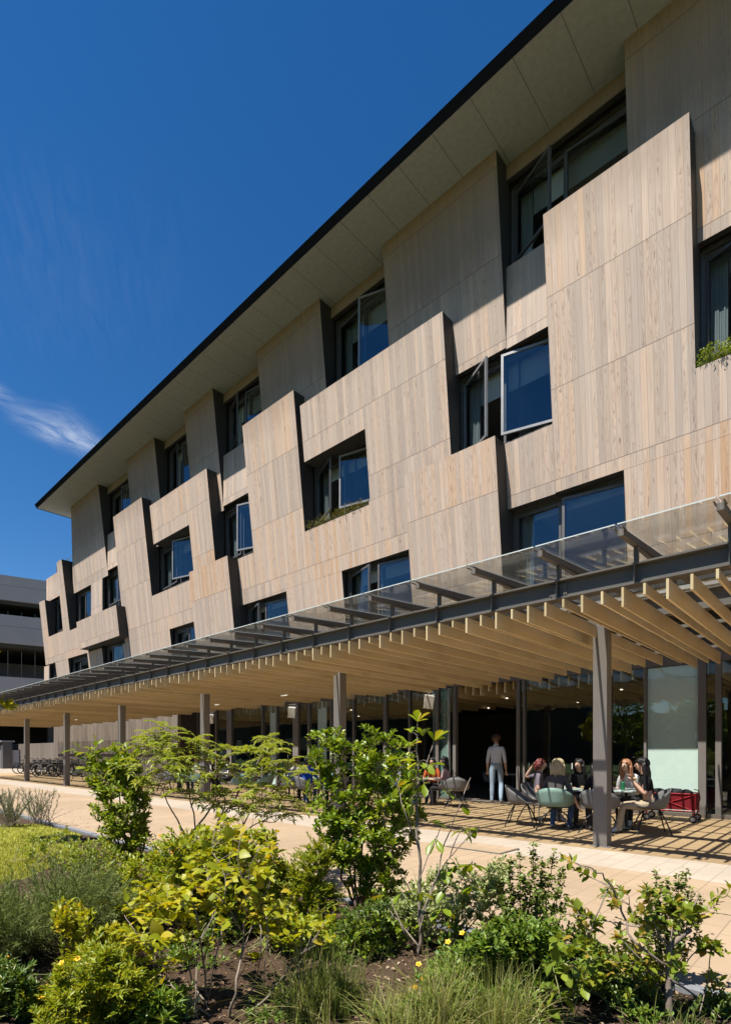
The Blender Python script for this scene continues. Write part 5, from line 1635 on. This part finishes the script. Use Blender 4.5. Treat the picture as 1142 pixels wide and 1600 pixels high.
# 8 bush with big yellow green leaves on bare stems, front
p = Plant('yellow_leaved_bush', 345, 1592, 'bush with big yellow green leaves on bare slender stems', 'shrub')
for pts, r_ in (([(355, 1605), (372, 1530), (381, 1460), (386, 1400), (390, 1350)], .009), ([(362, 1605), (420, 1555), (452, 1510), (474, 1488)], .008), ([(350, 1600), (398, 1540), (408, 1470), (402, 1420)], .005), ([(330, 1590), (318, 1500), (306, 1430), (300, 1390)], .007),
                ([(335, 1590), (300, 1530), (290, 1470), (270, 1430)], .006), ([(340, 1595), (268, 1540), (240, 1490), (232, 1450)], .006), ([(372, 1520), (395, 1440), (420, 1385), (428, 1345)], .005), ([(318, 1500), (345, 1420), (352, 1370), (330, 1330)], .005), ([(381, 1460), (350, 1410), (330, 1385), (320, 1340)], .005),
                ([(310, 1600), (306, 1540), (312, 1470)], .006), ([(322, 1600), (333, 1520), (352, 1450)], .006), ([(240, 1490), (215, 1460), (195, 1430)], .004), ([(409, 1470), (440, 1430), (460, 1400)], .004), ([(386, 1400), (372, 1340), (380, 1300)], .004), ([(352, 1370), (365, 1310), (350, 1280)], .003), ([(400, 1420), (418, 1440), (412, 1560)], .003)):
    p.line([p.P(x, y, .16 * math.sin(x * .31 + y * .17)) for x, y in pts], r_ * .8, .002, 6)
tips = [p.P(x + PR.normal(0, 6), y + PR.normal(0, 4), PR.normal(0, .16)) for x, y in
        ((215, 1395), (235, 1402), (260, 1410), (285, 1405), (300, 1420), (248, 1430), (270, 1440), (230, 1425), (200, 1410), (320, 1410), (345, 1425), (310, 1440), (290, 1430), (360, 1440), (340, 1405), (300, 1385), (330, 1388), (355, 1372), (380, 1385),
         (220, 1462), (245, 1470), (270, 1462), (200, 1475), (185, 1460), (275, 1500), (255, 1505), (232, 1500), (230, 1480), (420, 1420), (440, 1415), (455, 1430), (405, 1430), (430, 1440), (395, 1405), (415, 1400), (370, 1360), (345, 1345), (320, 1330), (300, 1350),
         (340, 1310), (360, 1300), (385, 1310), (400, 1330), (420, 1340), (430, 1360), (445, 1380), (385, 1350), (410, 1370), (360, 1330), (335, 1360), (310, 1370), (280, 1390), (260, 1385), (420, 1320), (375, 1290), (350, 1285), (470, 1460), (455, 1460), (405, 1490), (520, 1440), (495, 1445))]
p.sprays(tips, (.040, .066), .78, 'broad', 8, .002, .1, .85, .25, .3, maxlen=.12, flat=.45)
p.sprays([t + PR.normal(0, .05, 3) for t in tips], (.026, .046), .75, 'broad', 6, .002, .1, .85, .25, .3, maxlen=.12, flat=.35)
p.done(M_bark, L_yellow)
# smaller leaves and stems in the middle distance behind it
p = Plant('small_leaved_bush', 372, 1470, 'airy bush with small lime green leaves on twisted twigs', 'shrub')
E_ = [(290, 1300, 370, 1400), (350, 1290, 440, 1390), (400, 1330, 450, 1430), (320, 1360, 420, 1450)]
for tx, ty in ((310, 1310), (345, 1300), (375, 1290), (410, 1300), (436, 1340), (330, 1360), (400, 1360), (432, 1395)):
    p.line([p.P(372 + PR.normal(0, 8), 1468), p.P(372 + (tx - 372) * .3 + PR.normal(0, 8), 1410), p.P(tx, ty, PR.normal(0, .2))], .008, .003)
p.branches(p.env(E_, 30), .004)
p.sprays(p.env(E_, 210, None, .2), (.028, .050), .55, 'oval', 9, maxlen=.14)
p.done(M_bark, L_lime)
p = Plant('lime_shrub', 492, 1475, 'rounded shrub of fine lime green foliage beside the glossy shrub', 'shrub')
E_ = [(430, 1320, 530, 1420), (450, 1370, 545, 1470), (470, 1310, 520, 1360), (410, 1400, 480, 1470)]
p.limbs(p.env(E_, 20), .006, .002, .06)
p.sprays(p.env(E_, 420, None, .3), (.022, .038), .34, 'lance', 16, .0015, 0, .6, .45, .1, maxlen=.2)
p.done(M_stemg, L_lime)

# 9 rosemary-like mass on the left
for (px, py, E_, lab, nm) in ((95, 1478, [(20, 1350, 130, 1450), (80, 1345, 200, 1460), (120, 1370, 215, 1470)], 'feathery grey green herb mound behind the yellow leaved bush', 'herb'),
                              (20, 1500, [(-60, 1370, 40, 1480), (-20, 1400, 85, 1500)], 'soft grey green herb mound at the edge of the lawn', 'herb')):
    p = Plant('needle_herb', px, py, lab, 'plant')
    tips = p.env(E_, 330, .5, .2)
    p.limbs(tips[:50], .003, .001, .16)
    for t in tips:
        b0 = t * np.array([.35, .35, 0]) + PR.normal(0, .06, 3) * np.array([1, 1, 0]) + np.array([0, 0, max(0, t[2] * .25)])
        Q = bez(b0, t + unit(t) * .05, .1, 9, .05); m = 54
        u = np.linspace(.2, 1, m) * 8; i0 = np.minimum(u.astype(int), 7); f_ = (u - i0)[:, None]
        pos = Q[i0] * (1 - f_) + Q[i0 + 1] * f_; tg = unit(Q[i0 + 1] - Q[i0])
        d = tg * .9 + PR.normal(0, .45, (m, 3))
        p.add(pos, d, PR.normal(0, 1, (m, 3)), PR.uniform(.022, .040, m), .075, 'needle')
        p.st.tube(Q, [.0016] * 9, 3, 0, False)
    p.done(M_stemg, L_gray)

# 10 low flowering plant, bottom left
for (px, py, E_, n_, lab) in ((120, 1610, [(80, 1470, 230, 1580), (150, 1500, 250, 1600), (40, 1540, 160, 1620)], 480, 'low bush of narrow yellow green leaves with a few yellow blooms'),
                              (20, 1590, [(-60, 1490, 60, 1590), (-20, 1520, 70, 1620)], 300, 'low dark green bush with one orange yellow bloom')):
    p = Plant('flowering_herb', px, py, lab, 'plant')
    p.limbs(p.env(E_, 24, .25), .004, .0018, .14)
    p.sprays(p.env(E_, n_, .28, .3), (.024, .042), .34, 'lance', 14, .0015, 0, .75, .35, .1, maxlen=.14)
    f_ = [p.P(x, y, -.15) for x, y in (((97, 1505), (66, 1560), (140, 1555), (122, 1498)) if px == 120 else ((15, 1496),))]
    p.done(M_stemg, L_lime if px == 120 else L_dk, 'foliage', f_, M_yel, .014)
p = Plant('lance_leaf_herb', 225, 1612, 'tuft of long dark lance shaped leaves in the shade of the bush', 'plant')
p.limbs(p.env([(180, 1540, 270, 1610)], 12, .15), .003, .0015, .1)
p.sprays(p.env([(170, 1550, 260, 1620), (220, 1535, 290, 1610)], 70, .2, .3), (.05, .08), .24, 'lance', 12, maxlen=.12)
p.done(M_stemg, L_hyp)
# variegated plants
p = Plant('variegated_plant', 283, 1606, 'small plant with cream edged variegated leaves at the bed front', 'plant')
p.limbs(p.env([(262, 1560, 305, 1600)], 8, .08), .003, .0015, .03)
p.sprays(p.env([(258, 1555, 308, 1605)], 34, .08, .3), (.026, .04), .6, 'oval', 7, maxlen=.06)
p.done(M_stemg, L_var)
p = Plant('variegated_shrub', 705, 1482, 'loose shrub of pale cream green leaves behind the sapling', 'shrub')
E_ = [(610, 1370, 690, 1470), (660, 1350, 740, 1460), (720, 1360, 790, 1440), (755, 1330, 800, 1400)]
p.limbs(p.env(E_, 24), .004, .0015, .15)
p.sprays(p.env(E_, 330, .3, .2), (.018, .032), .55, 'oval', 12, maxlen=.12)
p.done(M_stemg, L_var)
# big round leaved shoot, bottom right of the middle
p = Plant('round_leaved_shoot', 885, 1606, 'shoot with large rounded light green leaves above bare soil', 'plant')
for tx, ty in ((848, 1585), (870, 1540), (905, 1520), (940, 1525), (890, 1480), (925, 1495), (860, 1500)):
    p.line([p.P(885 + PR.normal(0, 5), 1604), p.P(885 + (tx - 885) * .5, 1604 + (ty - 1604) * .55, -.03), p.P(tx, ty, PR.normal(0, .06))], .004, .0016)
p.sprays([p.P(x + PR.normal(0, 4), y + PR.normal(0, 4), PR.normal(0, .07)) for x, y in ((848, 1578), (868, 1590), (838, 1590), (870, 1550), (900, 1560), (905, 1530), (940, 1530), (925, 1510), (890, 1490), (860, 1510), (880, 1525), (915, 1545), (855, 1545), (935, 1500), (905, 1480), (875, 1470))],
         (.045, .068), .62, 'oval', 6, .0018, .1, .85, .2, .3, maxlen=.08)
p.done(M_stemg, L_rose)
# low cover along the kerb on the right
p = Plant('low_cover_plant', 1010, 1580, 'low small leaved cover plant along the grey kerb', 'plant')
E_ = [(960, 1545, 1050, 1600), (1060, 1560, 1142, 1612), (930, 1530, 1000, 1560), (1090, 1540, 1160, 1600)]
p.limbs(p.env(E_, 20, .15), .003, .0012, .3)
p.sprays(p.env(E_, 240, .2, .2), (.014, .026), .5, 'oval', 10, maxlen=.08)
p.done(M_stemg, L_dk)
p = Plant('dark_low_bush', 530, 1500, 'low dark bush in the shade under the glossy shrub', 'shrub')
E_ = [(520, 1410, 610, 1480), (450, 1440, 540, 1520), (560, 1400, 620, 1450)]
p.limbs(p.env(E_, 16), .004, .0015, .1)
p.sprays(p.env(E_, 170, .3, .2), (.018, .034), .4, 'oval', 11, maxlen=.14)
p.done(M_barkd, L_dk)
p = Plant('lawn_side_herb', 75, 1352, 'pale thin herb with little leaves at the lawn border', 'plant')
E_ = [(30, 1300, 90, 1360), (70, 1290, 130, 1350), (95, 1310, 165, 1370)]
p.limbs(p.env(E_, 24), .003, .0012, .3)
p.sprays(p.env(E_, 90, .5, .2), (.03, .05), .5, 'oval', 9, maxlen=.2)
p.done(M_bark, L_feather)


p = Plant('orange_flowered_bush', 290, 1452, 'yellow green bush with orange blooms in front of the path', 'shrub')
E_ = [(225, 1300, 300, 1390), (270, 1288, 350, 1380), (240, 1350, 340, 1430), (335, 1300, 400, 1370)]
p.limbs(p.env(E_, 26, .3), .005, .002, .1)
p.sprays(p.env(E_, 330, .3, .2), (.034, .055), .46, 'oval', 10, .0016, 0, .75, .3, .1, maxlen=.16)
p.done(M_bark, L_lime, 'foliage', [p.P(x, y, -.2) for x, y in ((285, 1304), (238, 1315), (250, 1306), (292, 1349), (342, 1390), (270, 1330))], plain('orange_petal', (0.62, 0.24, 0.02), .6), .018)
p = Plant('yellow_leaved_bush', 150, 1520, 'small yellow green bush with reddish twigs before the herb mound', 'shrub')
E_ = [(80, 1400, 150, 1470), (120, 1440, 240, 1500), (90, 1460, 190, 1520)]
p.limbs(p.env(E_, 16, .2), .005, .002, .06)
p.sprays(p.env(E_, 90, .2, .2), (.03, .052), .55, 'oval', 9, .0016, 0, .75, .3, .1, maxlen=.14)
p.done(M_barkd, L_yellow)

# smaller shrubs and herbs that close the bed between the big ones
for px, py, E_, n_, ln, wd, kd, mt, nm, lab in (
        (250, 1420, [(180, 1330, 290, 1410), (220, 1360, 330, 1430)], 150, (.03, .05), .5, 'oval', L_lime, 'leafy_herb', 'lime green leafy herb between the feathery shrub and the herb mound'),
        (140, 1395, [(90, 1310, 180, 1370), (130, 1330, 230, 1390)], 120, (.025, .045), .45, 'oval', L_feather, 'pale_herb', 'pale thin leaved herb in front of the upright leafy shrub'),
        (610, 1470, [(585, 1400, 655, 1460), (560, 1420, 640, 1480)], 110, (.025, .04), .55, 'oval', L_dk, 'shade_herb', 'dark herb at the foot of the glossy shrub'),
        (905, 1500, [(870, 1440, 930, 1500), (890, 1470, 960, 1520)], 90, (.022, .036), .5, 'oval', L_hyp, 'leafy_herb', 'mid green herb between the box spires and the rose bush'),
        (420, 1500, [(400, 1410, 480, 1480), (430, 1430, 520, 1500)], 140, (.025, .045), .6, 'oval', L_lime, 'leafy_herb', 'yellow green herb under the lime shrub, beside bare stems'),
        (740, 1590, [(690, 1530, 770, 1590), (740, 1540, 820, 1600)], 120, (.02, .034), .36, 'lance', L_hyp, 'leafy_herb', 'low fine leaved herb rising out of the straw grass'),
        (330, 1470, [(290, 1420, 400, 1480)], 70, (.02, .034), .5, 'oval', L_dk, 'shade_herb', 'small dark herb on the soil behind the bare yellow leaved stems')):
    p = Plant(nm, px, py, lab, 'plant')
    p.limbs(p.env(E_, 18, .25), .0035, .0014, .12)
    p.sprays(p.env(E_, n_, .25, .2), ln, wd, kd, 10, .0015, 0, .75, .3, .1, maxlen=.14)
    p.done(M_stemg, mt)

# seedlings and weeds on the bare soil
W0 = None
for k in range(46):
    px, py = PR.uniform(140, 1140), 1180 + 1 / PR.uniform(1 / 455, 1 / 235)
    q = gpos(px, py)
    if q.y > 3.2 or q.x < -8 or q.x > 3: continue
    if W0 is None:
        p = Plant('weed_seedling', px, py, 'small green weed seedling on the bare soil', 'weed', 'weeds scattered on the bare soil')
        p.limbs([np.array([PR.normal(0, .07), PR.normal(0, .07), PR.uniform(.04, .13)]) for _ in range(9)], .002, .001, .02)
        p.sprays([np.array([PR.normal(0, .08), PR.normal(0, .08), PR.uniform(.03, .14)]) for _ in range(26)], (.018, .034), .5, 'oval', 7, .0012, maxlen=.06)
        W0 = p.done(M_stemg, L_hyp)
    else:
        o = copy_tree(W0); o.location = (q.x, q.y, soil_h(q.x, q.y) - .01); o.rotation_euler = (0, 0, PR.uniform(0, 6.28)); o.scale = (PR.uniform(.6, 1.35),) * 3
# more wild growth between the shrubs
for px, py, E_, n_, ln, wd, kd, mt, nm, lab in (
        (215, 1470, [(130, 1400, 260, 1460), (180, 1380, 300, 1450)], 90, (.032, .055), .6, 'broad', L_yellow, 'leafy_shoot', 'yellow green leafy shoot rising in front of the grey green herb mound'),
        (400, 1440, [(330, 1370, 440, 1440), (380, 1330, 470, 1400)], 100, (.03, .05), .6, 'oval', L_lime, 'leafy_shoot', 'lime leafy shoot tangled into the bush with big yellow green leaves'),
        (560, 1500, [(470, 1440, 580, 1500), (540, 1430, 640, 1490)], 100, (.024, .042), .5, 'oval', L_mid, 'leafy_shoot', 'mid green shoots at the soil edge below the glossy shrub'),
        (960, 1560, [(890, 1500, 980, 1560), (950, 1480, 1050, 1560)], 90, (.026, .044), .55, 'oval', L_rose, 'leafy_shoot', 'light green shoots under the arching rose canes'),
        (650, 1600, [(560, 1560, 660, 1610), (620, 1540, 720, 1600)], 70, (.018, .032), .45, 'oval', L_hyp, 'leafy_herb', 'thin green herb among the straw grass in front of the sapling'),
        (400, 1600, [(370, 1570, 460, 1610)], 40, (.02, .034), .45, 'oval', L_dk, 'shade_herb', 'sparse dark herb on the shaded soil by the bare stems')):
    p = Plant(nm, px, py, lab, 'plant')
    p.limbs(p.env(E_, 20, .3), .0035, .0014, .12)
    p.sprays(p.env(E_, n_, .28, .1), ln, wd, kd, 9, .0015, 0, .75, .35, .1, maxlen=.13)
    p.done(M_stemg, mt)

# silver lavender beside the lawn
for px, py, lab in ((15, 1296, 'silver green lavender clump beside the lawn kerb'), (60, 1290, 'dry looking spiky lavender with brown bare stems')):
    p = Plant('lavender', px, py, lab, 'plant')
    tips = [p.P(px + PR.normal(0, 20), 1232 + abs(PR.normal(0, 16)), PR.normal(0, .25)) for _ in range(46)]
    for k, t in enumerate(tips):
        b0 = np.array([PR.normal(0, .1), PR.normal(0, .1), 0]); Q = bez(b0, t, .02, 7, .03); p.st.tube(Q, [.006, .005, .004, .004, .003, .003, .002], 4, 0, False)
        if px == 60 and k % 2: continue
        m = 70; u = np.linspace(.35, 1, m) * 6; i0 = np.minimum(u.astype(int), 5); f_ = (u - i0)[:, None]
        pos = Q[i0] * (1 - f_) + Q[i0 + 1] * f_; d = unit(Q[i0 + 1] - Q[i0]) * .9 + PR.normal(0, .4, (m, 3))
        p.add(pos, d, PR.normal(0, 1, (m, 3)), PR.uniform(.04, .07, m), .10, 'needle')
    p.done(M_bark, L_lav)

# ornamental grasses
L_grass = leafmat('grass_blade', (0.070, 0.115, 0.020), (0.17, 0.21, 0.035), (0.30, 0.26, 0.09), .30, .5, .3)
L_straw = leafmat('straw_grass_blade', (0.13, 0.165, 0.030), (0.26, 0.26, 0.06), (0.42, 0.34, 0.16), .30, .5, .3)


def grass(px, py, n, hgt, spread, mat, lab, lean=(0, 0), wd=.0035, base_r=.06):
    p = Plant('ornamental_grass', px, py, lab, 'grass plant')
    k = 8; az = PR.uniform(0, 6.28, n); L = hgt * PR.uniform(.55, 1.1, n)
    b0 = np.stack([PR.normal(0, base_r, n), PR.normal(0, base_r, n), np.zeros(n)], 1)
    tilt = np.abs(PR.normal(0, spread, n)); hd = np.stack([np.cos(az) + lean[0], np.sin(az) + lean[1], np.zeros(n)], 1)
    V = np.zeros((n, k, 2, 3)); sd = unit(np.stack([-hd[:, 1], hd[:, 0], np.zeros(n)], 1) + PR.normal(0, .4, (n, 3)))
    pos = b0.copy(); ang = tilt * .35
    for j in range(k):
        w_ = wd * (1 - (j / (k - 1)) ** 2 * .92) * .5
        V[:, j, 0] = pos - sd * w_; V[:, j, 1] = pos + sd * w_
        ang = ang + tilt * (.18 + .12 * j / k)
        pos = pos + (hd * np.sin(ang)[:, None] + np.array([0, 0, 1.]) * np.cos(ang)[:, None]) * (L / (k - 1))[:, None]
    F = []
    q = np.arange(n)[:, None] * k * 2
    for j in range(k - 1): F.append(np.concatenate([q + 2 * j, q + 2 * j + 1, q + 2 * j + 3, q + 2 * j + 2], 1))
    mesh_np('blades', V.reshape(-1, 3), np.concatenate(F), mat, p.root)
    return p.root


grass(520, 1600, 520, .36, .45, L_grass, 'dense tuft of fine dark green grass below the lime shrub', (-.15, 0))
grass(480, 1618, 240, .42, .75, L_straw, 'thin yellow green grass leaning over the bare soil', (-.5, -.2))
grass(690, 1640, 420, .36, .85, L_straw, 'straw coloured grass tuft spreading under the sapling', (-.2, .2))
grass(790, 1645, 420, .36, .60, L_straw, 'yellow green grass tuft in front of the bushy herb', (.1, .2))
grass(620, 1650, 300, .30, .95, L_straw, 'thin straw grass lying low beside the dark grass tuft', (-.3, .1))
grass(1075, 1645, 120, .22, .6, L_grass, 'small grass tuft below the rose bush', (.1, .1))

# lawn
def lawnmat():
    m, nt, out = newmat('lawn_ground'); N = NT(nt); v = N.obj()
    c = N.mix(N.noise(v, 2.5, 6, .6), (0.20, 0.215, 0.030), (0.31, 0.295, 0.05))
    nt.links.new(N.bsdf(c, .9, 0, .1, N.bump(N.noise(v, 90, 4), .8, .02)), out.inputs[0]); return m


b = MB(); b.prism([(q.x, q.y, .045) for q in lawn], [(q.x, q.y, -.05) for q in lawn], 0, 0)
tag(b.build('lawn', lawnmat()), kind='structure')
pts = []
while len(pts) < 15000:
    q = gpos(PR.uniform(-60, 132), PR.uniform(1290, 1420)); q.x += PR.normal(0, .1); q.y += PR.normal(0, .1)
    if inside(q.x, q.y): pts.append((q.x, q.y, .04))
pts = np.array(pts); n = len(pts)
V, F = leaves(pts, np.stack([PR.normal(0, .45, n), PR.normal(0, .45, n), np.ones(n)], 1), PR.normal(0, 1, (n, 3)), PR.uniform(.025, .055, n), .11, 'needle')
tag(mesh_np('grass', V, F, leafmat('lawn_blade', (0.18, 0.205, 0.022), (0.32, 0.31, 0.04), (0.40, 0.35, 0.09), .3)), kind='stuff')

# leaf litter, twigs and gravel on the soil
n = 5200
q = np.array([tuple(gpos(PR.uniform(-80, 1230), 1180 + 1 / PR.uniform(1 / 470, 1 / 190))) for _ in range(n)])
q = q[(q[:, 1] < 3.28) & (q[:, 0] > -8.9) & (q[:, 0] < 3.5) & (q[:, 1] > -1.1)]
q[:, 2] = [soil_h(x, y) + .006 for x, y in q[:, :2]]
k_ = np.stack([PR.uniform(-14, 2, 420), 3.46 + np.abs(PR.normal(0, .9, 420)), np.full(420, .006)], 1); k_ = k_[k_[:, 1] < 7.4]
q = np.concatenate([q, k_]); n = len(q)
V, F = leaves(q, np.stack([PR.normal(0, 1, n), PR.normal(0, 1, n), PR.normal(0, .22, n)], 1), np.tile([0, 0, 1.], (n, 1)) + PR.normal(0, .3, (n, 3)), PR.uniform(.012, .040, n), .5, 'small')
tag(mesh_np('leaf_litter', V, F, leafmat('dry_leaf', (0.075, 0.042, 0.022), (0.24, 0.16, 0.095), (0.40, 0.32, 0.22), .1, .8, .2)), kind='stuff')

# greenery in window boxes
for x0, x1, y, z, n_, lab in ((-2.2, -0.6, 10.86, 8.07, 200, 'green trailing plants in the big window on the panel with a wide ledge'), (-12.5, -10.1, 10.88, 8.08, 150, 'brownish green planting on the sill of a middle storey window')):
    r = empty('window_box_plant', ((x0 + x1) / 2, y + .15, z), 0, lab, 'plant')
    p = Plant.__new__(Plant); p.root = r; p.org = np.array(r.location); p.st = MB(); p.nodes = [(np.zeros(3), .003)]; p.LV = []; p.LF = []; p.nv = 0; p.d = 12
    for k in range(n_):
        bx = PR.uniform(x0, x1) - r.location.x; t = np.array([bx + PR.normal(0, .06), PR.normal(-.08, .08), PR.uniform(.04, .26)])
        Q = bez((bx, PR.normal(0, .05), -.06), t, .1, 4, .08); p.st.tube(Q, .0025, 3, 0, False); m = 14
        pos = Q[PR.integers(1, 4, m)] + PR.normal(0, .025, (m, 3))
        p.add(pos, PR.normal(0, .7, (m, 3)) + np.array([0, -.2, .5]), PR.normal(0, .5, (m, 3)) + np.array([0, 0, 1.]), PR.uniform(.03, .06, m), .35, 'lance')
    p.done(M_stemg, L_mid if x0 > -5 else L_olive)
    b = MB(); b.box(x0 - r.location.x, x1 - r.location.x, -.02, .22, -.05, -.02); b.build('trough', M_dark, r)

# young tree standing just outside on the left; one branch shows
p = Plant('garden_tree', -40, 1330, 'young tree whose yellow green branch tip reaches in over the canopy end', 'tree')
p.line([p.P(-40, 1330), p.P(-45, 1220), p.P(-40, 1120), p.P(-50, 1040)], .035, .012, 8)
p.line([p.P(-42, 1180), p.P(-20, 1130), p.P(8, 1104)], .010, .003)
p.line([p.P(-42, 1160), p.P(-70, 1100), p.P(-95, 1060)], .010, .003)
E_ = [(-110, 1010, -15, 1110), (-70, 980, -10, 1060)]
p.branches(p.env(E_, 20), .006)
p.sprays(p.env(E_, 120, None, .2), (.08, .13), .36, 'oval', 9, maxlen=.3)
p.sprays([p.P(x, y) for x, y in ((10, 1100), (20, 1102), (4, 1096), (-5, 1104), (14, 1106))], (.10, .15), .33, 'oval', 8, maxlen=.2, flat=.6)
p.done(M_bark, L_yellow)

# what the glass front mirrors: trees and a low building across the garden
def far_tree(x, y, h, lab):
    r = empty('garden_tree', (x, y, 0), 0, lab, 'tree')
    b = MB(); b.tube([(0, 0, 0), (.1, 0, h * .35), (0, .1, h * .75)], [.16, .11, .05], 8)
    for k in range(7):
        a = k * 2.4; b.tube([(0, 0, h * (.3 + .05 * k)), (math.cos(a) * h * .2, math.sin(a) * h * .2, h * (.5 + .06 * k))], [.06, .02], 5)
    b.build('trunk', M_bark, r)
    n = 2600; u = PR.normal(0, 1, (n, 3)); u = unit(u) * PR.uniform(.35, 1, (n, 1)) ** .5
    u *= 1 + .35 * np.sin(u[:, :1] * 5 + x) * np.cos(u[:, 1:2] * 4)
    pos = u * np.array([h * .32, h * .32, h * .36]) + np.array([0, 0, h * .66])
    V, F = leaves(pos, u + PR.normal(0, .5, (n, 3)), np.tile([0, 0, 1.], (n, 1)) + PR.normal(0, .4, (n, 3)), PR.uniform(.18, .34, n), .6, 'small')
    mesh_np('crown', V, F, L_mid, r)


for x, y, h, lab in ((-7, -9, 4.2, 'small tree across the garden mirrored in the glass front'), (6, -17, 6.5, 'taller tree across the garden, seen only as a reflection'), (-14, -19, 6.0, 'bushy tree at the far garden side, mirrored in the glass')):
    far_tree(x, y, h, lab)
OB = empty('opposite_building', (0, -42, 0), 0, 'dark flat roofed building across the garden, mirrored in the glass', 'building')
b = MB(); b.box(-190, -26, -50, -42, 0, 8.5); b.box(-26, 40, -50, -42.3, 0, 5.6); world_child(b.build('walls', M_void), OB)
b = MB()
for k in range(40): b.box(-130 + k * 4.2, -127.6 + k * 4.2, -41.99 if k < 24 else -42.29, -41.95 if k < 24 else -42.25, 2.2, 4.2)
world_child(b.build('window_row', M_pane), OB)
b = MB(); b.box(-191, -25.5, -51, -40.8, 8.5, 8.75); b.box(-25.5, 41, -51, -41.4, 5.6, 5.8); world_child(b.build('roof', M_dark), OB)
